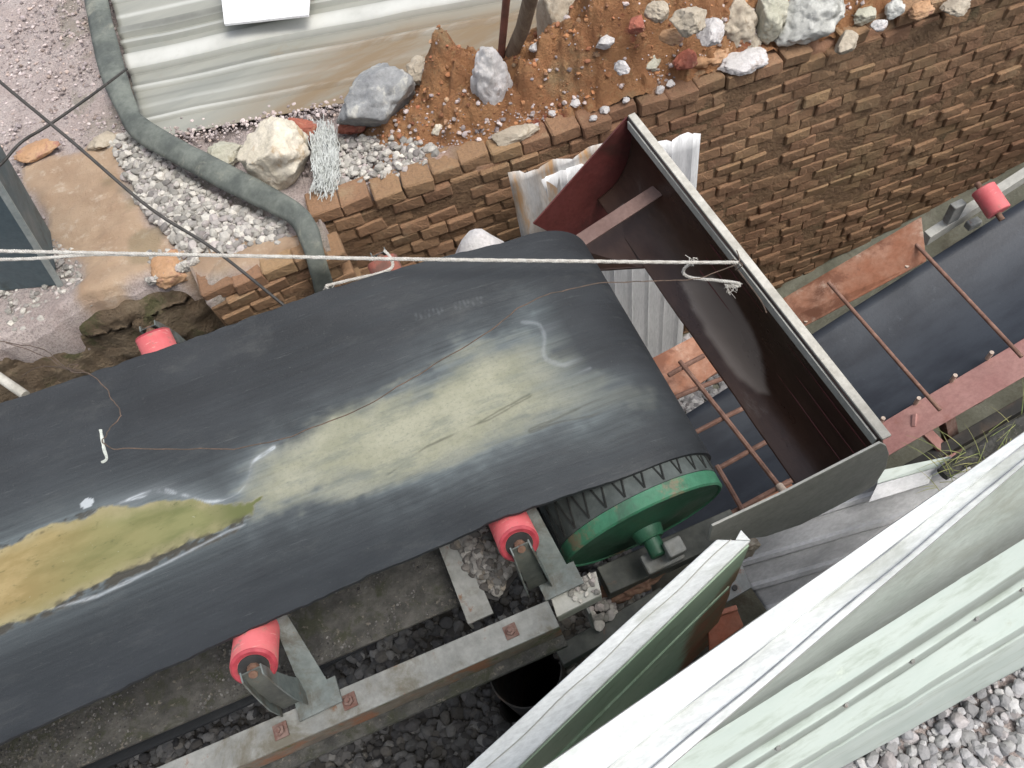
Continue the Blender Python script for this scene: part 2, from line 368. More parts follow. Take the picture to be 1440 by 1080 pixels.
def rock_mat(name, c1, c2, c3):
    return weathered(name, c1, c2, c3, 9, (.52, .66), 14, .9, 0, .8, .006, fine=80)
M['r_cream'] = rock_mat('cream_rock_mat', (.62, .56, .44), (.72, .66, .55), (.45, .34, .22))
M['r_blue'] = rock_mat('blue_grey_rock_mat', (.22, .225, .23), (.33, .335, .33), (.45, .44, .40))
M['r_white'] = rock_mat('white_rock_mat', (.52, .50, .48), (.66, .63, .62), (.34, .29, .26))
M['r_tan'] = rock_mat('tan_rock_mat', (.40, .34, .26), (.50, .44, .35), (.26, .21, .15))
M['r_granite'] = rock_mat('granite_mat', (.50, .50, .46), (.62, .62, .58), (.28, .28, .25))
M['r_red'] = rock_mat('red_brick_rubble_mat', (.36, .12, .075), (.30, .10, .07), (.42, .22, .14))
M['r_green'] = rock_mat('green_grey_rock_mat', (.42, .41, .32), (.52, .50, .41), (.28, .25, .17))
M['r_ochre'] = rock_mat('ochre_rock_mat', (.44, .25, .13), (.52, .33, .2), (.33, .16, .12))

# ground material with masks
n = NT('yard_ground_mat')
P_ = n.coord((1, 1, 1))
base = n.mix(n.ramp(n.noise(5, 8, .65), .35, .65), (.42, .34, .31), (.50, .43, .40))
base = n.mix(n.ramp(n.noise(120, 5, .8), .45, .62), base, (.26, .22, .21))
base = n.mix(n.ramp(n.noise(200, 3, .8), .60, .70), base, (.68, .62, .58))
sand = n.mix(n.ramp(n.noise(4, 8, .6), .35, .65), (.47, .34, .23), (.38, .26, .17))
sand = n.mix(n.ramp(n.noise(14, 8, .7), .52, .7), sand, (.56, .45, .34))
clay = n.mix(n.ramp(n.noise(9, 8, .7), .35, .65), (.36, .17, .075), (.28, .13, .06))
col = n.mix(n.attr('sand'), base, sand)
col = n.mix(n.attr('clay'), col, clay)
col = n.mix(n.attr('moss'), col, (.10, .11, .045))
hb = n.math('ADD', n.noise(140, 5, .8), n.noise(25, 6, .7))
M['yard'] = n.done(col, .95, 0, hb, .9, .01)
n = NT('clay_mat')
col = n.mix(n.ramp(n.noise(7, 9, .7), .35, .65), (.46, .235, .105), (.37, .17, .075))
col = n.mix(n.ramp(n.noise(3, 6, .6), .55, .68), col, (.38, .26, .14))
col = n.mix(n.ramp(n.noise(2.1, 6, .7, n.coord((1, 1, 1), rot=(0, .3, 1.9))), .57, .64), col, (.27, .075, .045))
col = n.mix(n.ramp(n.noise(30, 6, .75), .56, .66), col, (.46, .27, .13))
col = n.mix(n.ramp(n.noise(38, 6, .75), .60, .68), col, (.19, .075, .04))
M['clay'] = n.done(col, .95, 0, n.math('ADD', n.noise(35, 7, .75), n.noise(110, 5, .75)), 1., .02)
M['pit'] = weathered('pit_mud_mat', (.17, .17, .125), (.21, .21, .16), (.11, .10, .07), 3, (.5, .65), 4, .7, 0, .5, .01)
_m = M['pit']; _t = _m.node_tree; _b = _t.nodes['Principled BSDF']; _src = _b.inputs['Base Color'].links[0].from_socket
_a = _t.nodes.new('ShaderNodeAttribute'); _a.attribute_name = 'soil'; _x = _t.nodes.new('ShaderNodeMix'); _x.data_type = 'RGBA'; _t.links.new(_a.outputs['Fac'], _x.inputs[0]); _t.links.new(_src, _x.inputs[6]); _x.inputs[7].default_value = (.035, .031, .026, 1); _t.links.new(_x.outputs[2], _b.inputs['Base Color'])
M['pit_dark'] = weathered('pit_soil_mat', (.05, .045, .038), (.08, .072, .06), None, 7, rough=.95, bs=.8, bd=.01)

# upper belt material
n = NT('belt_mat')
uv = n.N('ShaderNodeUVMap'); uvm = uv.outputs[0]
long = n.coord((1.2, 26, 1), uvm); long2 = n.coord((3, 90, 1), uvm)
rub = n.mix(n.ramp(n.noise(2.2, 6, .6, n.coord((1, 2.2, 1), uvm)), .35, .65), (.014, .0155, .018), (.024, .0265, .030))
streak = n.noise(1.0, 7, .7, long); streak2 = n.noise(1.0, 6, .7, long2)
rub = n.mix(n.ramp(streak, .45, .75, 0, .22), rub, (.042, .049, .056))
rub = n.mix(n.ramp(n.noise(90, 5, .8, uvm), .60, .72, 0, .5), rub, (.10, .10, .09))
rub = n.mix(n.ramp(n.noise(3.5, 9, .75, n.coord((1, 2, 1), uvm)), .52, .70, 0, .45), rub, (.062, .064, .062))
rub = n.mix(n.ramp(n.noise(14, 8, .8, n.coord((.35, 5, 1), uvm)), .60, .66, 0, .5), rub, (.085, .09, .09))
dust = n.math('MULTIPLY', n.attr('dust'), n.ramp(streak2, .25, .7, .45, 1.0))
col = n.mix(n.math('MINIMUM', dust, .85), rub, (.14, .165, .17))
silt = n.mix(n.ramp(n.noise(9, 8, .7, uvm), .35, .65), (.235, .235, .165), (.315, .31, .23))
silt = n.mix(n.ramp(n.noise(110, 5, .75, uvm), .5, .68, 0, .6), silt, (.17, .175, .13))
silt = n.mix(n.ramp(n.noise(5, 9, .75, n.coord((1, 3.5, 1), uvm)), .48, .66, 0, .55), silt, (.13, .145, .125))
col = n.mix(n.attr('silt'), col, silt)
wetc = n.mix(n.ramp(n.noise(3.5, 5, .6, n.coord((1, 3, 1), uvm)), .4, .62), (.115, .125, .05), (.18, .18, .08))
wetc = n.mix(n.attr('ochre'), wetc, n.mix(n.ramp(n.noise(5, 7, .65, n.coord((1, 2.5, 1), uvm)), .4, .62), (.22, .165, .07), (.30, .23, .11)))
wetc = n.mix(n.math('MULTIPLY', n.attr('shallow'), n.ramp(n.noise(14, 7, .7, uvm), .3, .65, .3, 1)), wetc, (.27, .235, .135))
wetc = n.mix(n.ramp(n.noise(30, 7, .75, n.coord((1, 2, 1), uvm)), .56, .68, 0, .55), wetc, (.07, .075, .035))
wetc = n.mix(n.ramp(n.noise(75, 4, .8, uvm), .66, .72, 0, .7), wetc, (.42, .42, .34))
wetc = n.mix(n.attr('murk'), wetc, (.105, .115, .045))
col = n.mix(n.attr('wet'), col, wetc)
col = n.mix(n.attr('crust'), col, (.045, .04, .03))
col = n.mix(n.attr('foam'), col, (.42, .45, .47))
col = n.mix(n.attr('scratch'), col, (.05, .05, .04))
rg = n.math('SUBTRACT', n.math('ADD', n.ramp(streak, .3, .7, .54, .68), n.math('MULTIPLY', n.attr('silt'), .3)), n.math('MULTIPLY', n.attr('wet'), .64))
bh = n.math('MULTIPLY', n.math('ADD', n.noise(160, 4, .7, uvm), n.math('ADD', streak2, n.math('MULTIPLY', n.attr('crust'), 2.0))), n.math('SUBTRACT', 1.0, n.attr('wet')))
M['belt'] = n.done(col, rg, 0, bh, .35, .004, spec=.3)
n = NT('lower_belt_mat')
col = n.mix(n.ramp(n.noise(3, 7, .65, n.coord((1, 3, 1))), .35, .68), (.014, .018, .026), (.030, .037, .048))
col = n.mix(n.ramp(n.noise(9, 8, .75), .60, .75, 0, .5), col, (.10, .12, .14))
M['belt2'] = n.done(col, .5, 0, n.noise(90, 5, .7), .2, .003)

# ------------------------------------------------------------------ rock meshes
def ico(sub):
    bm = bmesh.new(); bmesh.ops.create_icosphere(bm, subdivisions=sub, radius=1.0)
    V = np.array([v.co[:] for v in bm.verts]); Fc = np.array([[v.index for v in f.verts] for f in bm.faces]); bm.free(); return V, Fc
ICO1, ICO2, ICO4 = ico(1), ico(2), ico(5)
def rock_verts(V, seed, rough=.25, cuts=7, cut=.72, freq=1.6, sq=False):
    r = np.random.RandomState(seed); P = V.copy()
    if sq: P = np.sign(P) * np.abs(P) ** .55; P /= np.abs(P).max()
    o = r.rand(3) * 40
    nz = fbm(P[:, 0] * freq + o[0], P[:, 1] * freq + o[1], P[:, 2] * freq + o[2], 4)
    P = P * (1 + rough * nz)[:, None]
    for _ in range(cuts):
        d = _n(r.randn(3)); c = cut * (.8 + .35 * r.rand()); h = P @ d
        P = np.where((h > c)[:, None], P - (h - c)[:, None] * d, P)
    return P
PEB = [rock_verts(ICO1[0], 100 + i, .22, 6, .75) for i in range(14)]
PEB2 = [rock_verts(ICO2[0], 200 + i, .2, 8, .78) for i in range(10)]
def rotmats(k):
    q = NR.randn(k, 4); q /= np.linalg.norm(q, axis=1)[:, None]; a_, b_, c_, d_ = q.T
    return np.stack([1 - 2 * (c_ * c_ + d_ * d_), 2 * (b_ * c_ - a_ * d_), 2 * (b_ * d_ + a_ * c_), 2 * (b_ * c_ + a_ * d_), 1 - 2 * (b_ * b_ + d_ * d_), 2 * (c_ * d_ - a_ * b_),
                     2 * (b_ * d_ - a_ * c_), 2 * (c_ * d_ + a_ * b_), 1 - 2 * (b_ * b_ + c_ * c_)], 1).reshape(-1, 3, 3)
def pebbles(name, pts, sizes, mat, label, cat, big=False, flat=.75, parent=None):
    pts = np.asarray(pts); k = len(pts); src, Fc = (PEB2, ICO2[1]) if big else (PEB, ICO1[1])
    R_ = rotmats(k); sc = NR.uniform(.65, 1.2, (k, 3)) * np.asarray(sizes)[:, None]
    sel = NR.randint(0, len(src), k); B = np.stack(src)[sel] * sc[:, None, :]
    V = np.einsum('kij,knj->kni', R_, B); V[:, :, 2] *= flat; V += pts[:, None, :]
    nv = V.shape[1]; Fa = (Fc[None] + (np.arange(k) * nv)[:, None, None]).reshape(-1, 3)
    o = fast_mesh(name, V.reshape(-1, 3), Fa, mat, 3)
    return tag(o, label, cat, kind='stuff')
def rock(name, loc, size, mat, label, cat='rock', seed=1, rz=0, tilt=(0, 0), rough=.28, cuts=9, cut=.74, group=None, sq=False):
    P = rock_verts(ICO4[0], seed, rough, cuts, cut, 1.5, sq)
    P = P + (.05 * fbm(P[:, 0] * 4, P[:, 1] * 4, P[:, 2] * 4, 4) + .045 * np.abs(fbm(P[:, 0] * 9, P[:, 1] * 9, P[:, 2] * 9, 4)))[:, None] * P
    P = P * (np.array(size) / 2)
    R_ = np.array(Matrix.Rotation(rz, 3, 'Z') @ Matrix.Rotation(tilt[0], 3, 'X') @ Matrix.Rotation(tilt[1], 3, 'Y'))
    P = P @ R_.T
    o = fast_mesh(name, P, ICO4[1], mat, 3, smooth=True); o.location = loc
    return tag(o, label, cat, group)

# ------------------------------------------------------------------ terrain
def edge_y(x):  # top line of the brick wall / bank
    x = np.asarray(x, float); return np.where(x > -.17, 2.195 - .105 * (x + .1), np.where(x > -.66, 2.045, 2.20))
def W2(px, z=0.0): return [tuple(pz(x, y, z)[:2]) for x, y in px]
SAND = [W2([(28, 232), (150, 190), (185, 200), (170, 250), (235, 330), (245, 345), (205, 395), (150, 425), (100, 450), (110, 380), (70, 330)]),
        W2([(205, 345), (270, 335), (425, 330), (440, 372), (330, 380), (250, 395)])]
xs = np.linspace(-2.6, 4.6, 420); ys = np.linspace(0, 1, 230) ** 1.35
X, T = np.meshgrid(xs, ys, indexing='ij'); Y = edge_y(X) + .012 + .02 * fbm(X * 9, X * 0, 3, 3) * np.exp(-T * 3.6 / .1) + T * 3.6
PP = np.stack([X.ravel(), Y.ravel()], 1)
sand = np.zeros(len(PP))
for pg in SAND: sand = np.maximum(sand, sstep(-.03, .04, poly_sd(PP, pg) + .035 * fbm(PP[:, 0] * 9, PP[:, 1] * 9)))
clay = sstep(.05, .5, PP[:, 0] + .15 * fbm(PP[:, 0] * 4, PP[:, 1] * 4)) * .8
Z = .012 * fbm(X * 3, Y * 3) + .006 * fbm(X * 20, Y * 20, 3) + .02 * sand.reshape(X.shape)
Z = Z - .035 * (1 - sstep(0, .035, T * 3.6)) - .22 * (T < 1e-6)
Y = Y + .03 * (T < 1e-6)
Z = Z + 0 - .014 + .026 * (1 - sstep(.06, .16, T * 3.6)) * (.6 + .5 * fbm(X * 7, Y * 7, 8))
o = fast_mesh('upper_ground', np.stack([X, Y, Z], 2).reshape(-1, 3), grid_faces(*X.shape), M['yard'], 4, True)
# flip normals if needed
attr(o, 'sand', sand); attr(o, 'clay', clay); attr(o, 'moss', sstep(.1, .5, fbm(PP[:, 0] * 5, PP[:, 1] * 5, 9)) * .35 * (PP[:, 0] > -1.0))
tag(o, 'pale gritty yard ground above the brick wall', kind='structure')
def yard_z(x, y):
    return .012 * fbm(x * 3, y * 3) - .015
# far ground around everything
mb = MB()
mb.add([(-150, 5.6, -.03), (150, 5.6, -.03), (150, 150, -.03), (-150, 150, -.03)], [(0, 1, 2, 3)])
mb.add([(-150, -150, -.03), (150, -150, -.03), (150, -.9, -.03), (-150, -.9, -.03)], [(0, 1, 2, 3)])
mb.add([(-150, -.9, -.03), (-3.6, -.9, -.03), (-3.6, 5.6, -.03), (-150, 5.6, -.03)], [(0, 1, 2, 3)])
mb.add([(6.5, -.9, -.03), (150, -.9, -.03), (150, 5.6, -.03), (6.5, 5.6, -.03)], [(0, 1, 2, 3)])
mb.add([(-3.6, 2.2, -.032), (-2.55, 2.2, -.032), (-2.55, 5.6, -.032), (-3.6, 5.6, -.032)], [(0, 1, 2, 3)])
mb.add([(4.55, 1.8, -.032), (6.5, 1.5, -.032), (6.5, 5.6, -.032), (4.55, 5.6, -.032)], [(0, 1, 2, 3)])
o = obj('far_ground', mb, M['yard']); tag(o, 'pale gritty yard ground reaching away all round', kind='structure')
# near ground
xs = np.linspace(-3.6, 6.5, 260); ys = np.linspace(-.9, .12, 60); X, Y = np.meshgrid(xs, ys, indexing='ij')
Z = .01 * fbm(X * 4, Y * 4) - .02
o = fast_mesh('near_ground', np.stack([X, Y, Z], 2).reshape(-1, 3), grid_faces(*X.shape), M['yard'], 4, True); tag(o, 'gravelly ground in front of the green fence', kind='structure')
o.data.attributes.new('sand', 'FLOAT', 'POINT')
# pit floor
PIPE = pz(738, 940, -.05)
def pit_z(x, y):
    x = np.asarray(x, float); y = np.asarray(y, float)
    ramp = np.maximum(-1.72, -1.58 + .29 * (x - 1.87))
    m_ = (1 - sstep(.25, .55, x)) * (1 - sstep(.95, 1.35, y))
    lower = -.40 + .06 * fbm(x * 3, y * 3, 2) + .14 * (1 - sstep(.3, .5, y))
    lower = lower - .9 * (np.hypot(x - PIPE[0], y - PIPE[1]) < .115)
    m3 = (1 - sstep(.30, .42, y)) * sstep(1.15, 1.6, x)   # ledge of earth on the near side of the lower conveyor
    z = ramp * (1 - m_) + lower * m_
    z = z * (1 - m3) + (-.25) * m3
    return z + .012 * fbm(x * 9, y * 9, 5)
xs = np.linspace(-3.7, 6.6, 420); ys = np.linspace(.1, 2.35, 120); X, Y = np.meshgrid(xs, ys, indexing='ij')
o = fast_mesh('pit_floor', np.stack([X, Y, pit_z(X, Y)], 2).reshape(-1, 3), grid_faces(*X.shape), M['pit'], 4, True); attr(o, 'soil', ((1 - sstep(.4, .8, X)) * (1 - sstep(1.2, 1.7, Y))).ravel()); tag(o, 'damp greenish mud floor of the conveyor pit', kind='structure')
mb = MB()
mb.box((1.45, .06, -1.0), (10.3, .08, 1.94)); mb.box((-3.66, 1.1, -1.0), (.08, 2.3, 1.9)); mb.box((6.56, .9, -1.0), (.08, 1.9, 1.9))
o = obj('pit_side', mb, M['pit_dark']); tag(o, 'dark earth side of the pit under the fence', kind='structure')

# ------------------------------------------------------------------ brick wall
BL, BH = .117, .0585      # pitch of headers and of courses
wall = thing('brick_wall', (0, 2.2, 0), 'long brown header bond brick retaining wall behind both conveyors', 'wall')
mb = MB()
for x0, x1 in ((-.655, -.175), (-.165, 4.6)):
    a0 = np.array((x0, float(edge_y(x0 + 1e-3)) + .115, 0)); a1 = np.array((x1, float(edge_y(x1 - 1e-3)) + .115, 0))
    mb.prism([a0 + (0, 0, -.04), a1 + (0, 0, -.04), a1 + (0, 0, -1.95), a0 + (0, 0, -1.95)], (0, .3, 0))
    # recessed mortar face
    b0, b1 = a0 - (0, .1265, 0), a1 - (0, .1265, 0)
    mb.prism([b0 + (0, 0, -.065), b1 + (0, 0, -.065), b1 + (0, 0, -1.95), b0 + (0, 0, -1.95)], (0, .09, 0))
obj('mortar', mb, M['mortar'], wall)
def brick_mesh(seed):
    r = random.Random(seed); bm = bmesh.new(); bmesh.ops.create_cube(bm, size=1)
    for v in bm.verts:
        v.co = Vector((v.co.x * .1135, v.co.y * .12, v.co.z * .0545)) + Vector((r.uniform(-.004, .004), r.uniform(-.005, .005), r.uniform(-.003, .003)))
    bmesh.ops.bevel(bm, geom=bm.edges[:], offset=.005, segments=1, affect='EDGES')
    for v in bm.verts: v.co += Vector((r.uniform(-.0015, .0015), r.uniform(-.002, .002), r.uniform(-.0015, .0015)))
    bm.normal_update(); me = bpy.data.meshes.new('brick'); bm.to_mesh(me); bm.free(); me.materials.append(M['brick']); return me
BM = [brick_mesh(i) for i in range(10)]
cand = []
ang = math.atan(.105)
for row in range(33):
    z = -.024 - BH * row
    off = (row % 2) * BL / 2 + RND.uniform(-.012, .012)
    k = 0; x = -.595 + off
    while x < 4.4:
        y = float(edge_y(x)) + .045
        z_ = z + RND.uniform(-.004, .004) + .006 * float(fbm(x * 1.3, z * 2, 5))
        if z_ > float(pit_z(x, y)) - .08:
            prot = RND.gauss(0, .003) + (RND.uniform(.004, .011) if RND.random() < .12 else 0) - (RND.uniform(.006, .02) if RND.random() < .05 else 0)
            if row == 0: prot += RND.uniform(-.02, .015)
            gap = row == 0 and RND.random() < .06
            if not gap and not (RND.random() < .012):
                p = np.array((x, y - prot, z_ + (RND.uniform(-.003, .008) if row == 0 else 0)))
                c = RW.T @ (p - ORG); px, py = 720 + F_PX * c[0] / c[2], 540 + F_PX * c[1] / c[2]
                vis = -40 < px < 1480 and -40 < py < 1120
                cand.append((not vis, np.linalg.norm(p - ORG), p, RND.randrange(10), RND.gauss(0, .025), RND.gauss(0, .02), -ang if x > -.17 else 0))
        x += BL + (RND.uniform(-.003, .004)); k += 1
BVN = []
for me in BM:
    V = np.array([v.co[:] for v in me.vertices]); BVN.append((V, [tuple(p.vertices) for p in me.polygons]))
# the belt and hood hide part of the wall: those bricks go to the joined rest
def hidden(px, py):
    return (py > 565 - .32 * px and px < 880) or (px < 300)
def key(t):
    p = t[2]; c = RW.T @ (p - ORG); px, py = 720 + F_PX * c[0] / c[2], 540 + F_PX * c[1] / c[2]
    return (t[0] or hidden(px, py), t[1])
cand.sort(key=key)
rest = MB()
for i, (nv, d, p, k, ry, rz, wa) in enumerate(cand):
    if i < 300:
        b = bpy.data.objects.new('brick', BM[k]); COL.objects.link(b); b.parent = wall; b.location = p - np.array((0, 2.2, 0)); b.rotation_euler = (0, ry, rz + wa)
    else:
        R_ = np.array(Matrix.Rotation(rz + wa, 3, 'Z') @ Matrix.Rotation(ry, 3, 'Y')); rest.add(BVN[k][0] @ R_.T + p, BVN[k][1])
o = obj('brick_mass', rest, M['brick'], wall); o['kind'] = 'stuff'

# mossy earth bank left of the wall
xs = np.linspace(-3.6, -.42, 220); ts = np.linspace(0, 1, 90); X, T = np.meshgrid(xs, ts, indexing='ij')
Y = 2.2 - .10 * T + .035 * fbm(X * 5, T * 8, 1) + .012 * fbm(X * 22, T * 34, 4) + .02; Z = .0 - 1.9 * T + .012 * fbm(X * 6, T * 3, 2)
Z = Z - .035 * (T < .06); Y = np.where(T < .02, Y + .06, Y) + .12 * sstep(-.62, -.42, X)
o = fast_mesh('earth_bank', np.stack([X, Y, Z], 2).reshape(-1, 3), grid_faces(*X.shape)[:, ::-1], M['bank'], 4, True)
tag(o, 'mossy brown earth bank left of the brick wall, below the yard edge', kind='structure')

p = pz(235, 372, -.0)
rock('stone_block', (p[0], 2.26, -.02), (.13, .13, .08), M['r_ochre'], 'ochre block at the yard edge between sandy ground and pale gravel', 'stone', 42, .1, rough=.06, cuts=3, cut=.95, sq=True)

# ------------------------------------------------------------------ clay heap
def peaks(x, y):
    h = 0
    for (px, py, H_, sx, sy) in PK:
        h = h + (H_ * np.exp(-((x - px) / sx) ** 2 - ((y - py) / sy) ** 2)) ** 3
    return h ** (1 / 3)
PK = []
for px, py, H_, sx, sy in [(635, 112, .13, .13, .15), (600, 150, .09, .2, .14), (660, 165, .06, .2, .1), (740, 125, .08, .25, .17), (860, 75, .20, .25, .24), (940, 60, .18, .22, .2), (830, 120, .09, .22, .13), (990, 70, .11, .18, .12), (1060, 62, .06, .2, .1), (960, 0, .2, .4, .25), (1250, 0, .08, .3, .12)]:
    p = pz(px, py, .06); PK.append((p[0], p[1], H_, sx, sy))
xs = np.linspace(.02, 2.8, 460); ts = np.linspace(0, 1, 230); X, T = np.meshgrid(xs, ts, indexing='ij'); Y = edge_y(X) + .03 + T * 1.3
H_ = peaks(X, Y) * (.12 + .88 * sstep(0, .15, T * 1.3)); nz = fbm(X * 6, Y * 6, 3, 5); H_ = H_ + .085 * sstep(.35, .7, X) * (1 - sstep(.35, .6, T * 1.3)) * (.2 + .8 * sstep(0, .14, T * 1.3)); H_ = H_ * 1.25; H2 = H_ * (1 + .32 * nz) + .034 * fbm(X * 19, Y * 19, 7, 5) * np.minimum(1, H_ * 18) + .014 * np.abs(fbm(X * 45, Y * 45, 3, 3)) * np.minimum(1, H_ * 18) - .030
V = np.stack([X, Y, H2], 2).reshape(-1, 3); Fq = grid_faces(*X.shape); keep = (H2.ravel()[Fq] > -.025).any(1)
o = fast_mesh('clay_heap', V, Fq[keep], M['clay'], 4, True); tag(o, 'heap of crumbly orange clay soil on top of the brick wall', 'soil heap', kind='stuff')
HEAP = H2.copy(); HX, HT = xs.copy(), ts.copy()
def top_z(x, y):
    if x < HX[0] or x > HX[-1]: return 0.0
    i = int(np.clip(round((x - HX[0]) / (HX[-1] - HX[0]) * (len(HX) - 1)), 0, len(HX) - 1)); t = (y - float(edge_y(x)) - .03) / 1.3
    return max(0.0, float(HEAP[i, int(np.clip(round(t * (len(HT) - 1)), 0, len(HT) - 1))]))
# clods
pts = []; sz = []
for _ in range(6500):
    x = NR.uniform(.05, 2.7); y = float(edge_y(x)) + .07 + NR.rand() * 1.0; h = top_z(x, y)
    if h > .008: q = .002 + .013 * NR.rand() ** 3.5; pts.append((x, y, h + q * .25)); sz.append(q)
pebbles('clay_clods', pts, sz, M['clod'], 'crumbly orange clods scattered over the clay heap', 'soil')

# ------------------------------------------------------------------ gravel patches
def scatter(polys, n_, smin, smax, z=0.0, zf=None, lift=.3, edge=.02):
    pts = []; szs = []
    A = np.array(polys); lo, hi = A.min(0), A.max(0); tries = NR.uniform(lo, hi, (n_ * 3, 2))
    sd_ = poly_sd(tries, A) + edge * fbm(tries[:, 0] * 12, tries[:, 1] * 12)
    tries = tries[sd_ > 0][:n_]
    s_ = smin + (smax - smin) * NR.rand(len(tries)) ** 2
    zz = (np.array([zf(x, y) for x, y in tries]) if zf else np.full(len(tries), z)) + s_ * NR.uniform(-.1, 1.0, len(tries)) * (1 + lift)
    return np.column_stack([tries, zz]), s_
# pale gravel between rubber strip and sand
pg = W2([(150, 190), (190, 196), (250, 240), (330, 285), (425, 330), (400, 345), (330, 350), (280, 352), (240, 330), (215, 300), (180, 260)])
p, s_ = scatter(pg, 3400, .007, .021, -.012, edge=.03)
pebbles('pale_gravel', p, s_, M['gravel_white'], 'pale crushed gravel patch between the rubber strip and the sandy ground', 'gravel', big=True)
pg = W2([(0, 478), (0, 330), (60, 300), (110, 370), (130, 445)])
p, s_ = scatter(pg, 1500, .005, .016, -.012, edge=.03)
p[:, 1] = np.maximum(p[:, 1], 2.25)
pebbles('white_grit', p, s_, M['gravel_white'], 'whitish grit beside the blue grey post above the mossy bank', 'gravel')
pg = W2([(205, 350), (275, 350), (280, 425), (215, 420)])
p, s_ = scatter(pg, 500, .007, .018, -.01, edge=.02); p[:, 1] = np.maximum(p[:, 1], 2.22)
pebbles('ledge_gravel', p, s_, M['gravel_white'], 'small pale gravel spilling beside the tan blocks', 'gravel')
# gravel along wall top
pts = []; szs = []
for _ in range(4200):
    x = NR.uniform(-.16, 2.7); off = abs(NR.randn()) * .15 if x > .35 else NR.rand() * .55
    y = float(edge_y(x)) + .07 + off
    if top_z(x, y) > .06 and NR.rand() < .8: continue
    s1 = .003 + .011 * NR.rand() ** 4; pts.append((x, y, top_z(x, y) + s1 * .4 - (.004 if top_z(x, y) < .005 else 0))); szs.append(s1)
pebbles('wall_top_gravel', pts, szs, M['grit'], 'loose pinkish gravel along the top of the brick wall', 'gravel')
pg = W2([(455, 195), (560, 185), (640, 215), (560, 245), (470, 262), (440, 240)])
p, s_ = scatter(pg, 800, .007, .02, -.01); pebbles('pinkish_gravel', p, s_, M['gravel_white'], 'coarse pale gravel in front of the blue grey rock', 'gravel', big=True)
# fine grit at far left
pts = np.column_stack([NR.uniform(-2.4, -.4, 15000), 2.3 + 3 * NR.rand(15000), np.zeros(15000)])
sd1 = poly_sd(pts[:, :2], SAND[0]); pts = pts[(sd1 < 0) | (NR.rand(15000) < .04)]
s_ = .003 + .010 * NR.rand(len(pts)) ** 3; pts[:, 2] = -.015 + s_ * .3
pebbles('yard_grit', pts, s_, M['grit'], 'fine pinkish grit covering the yard left of the rubber strip', 'grit')
# near gravel
k = 9000; pts = np.column_stack([NR.uniform(.1, 1.7, k), NR.uniform(-.6, .08, k)]); s_ = .006 + .015 * NR.rand(k) ** 1.6
pts = np.column_stack([pts, -.02 + s_ * NR.uniform(0, 1.3, k)])
pebbles('near_gravel', pts, s_, M['gravel_grey'], 'grey crushed gravel at the foot of the mint green fence', 'gravel', big=True)
# pit gravel
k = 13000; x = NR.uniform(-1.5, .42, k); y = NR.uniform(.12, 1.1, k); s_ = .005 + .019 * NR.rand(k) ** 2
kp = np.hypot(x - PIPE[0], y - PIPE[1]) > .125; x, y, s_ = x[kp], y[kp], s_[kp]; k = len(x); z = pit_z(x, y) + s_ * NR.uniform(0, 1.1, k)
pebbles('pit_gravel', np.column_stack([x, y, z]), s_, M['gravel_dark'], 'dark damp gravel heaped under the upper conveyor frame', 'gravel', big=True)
k = 2500; x = NR.uniform(.5, 1.5, k); y = NR.uniform(1.3, 2.0, k); s_ = .01 + .02 * NR.rand(k)
pebbles('pit_floor_gravel', np.column_stack([x, y, pit_z(x, y) + s_ * .5]), s_, M['gravel_grey'], 'grey gravel on the pit floor below the white upright sheet', 'gravel')

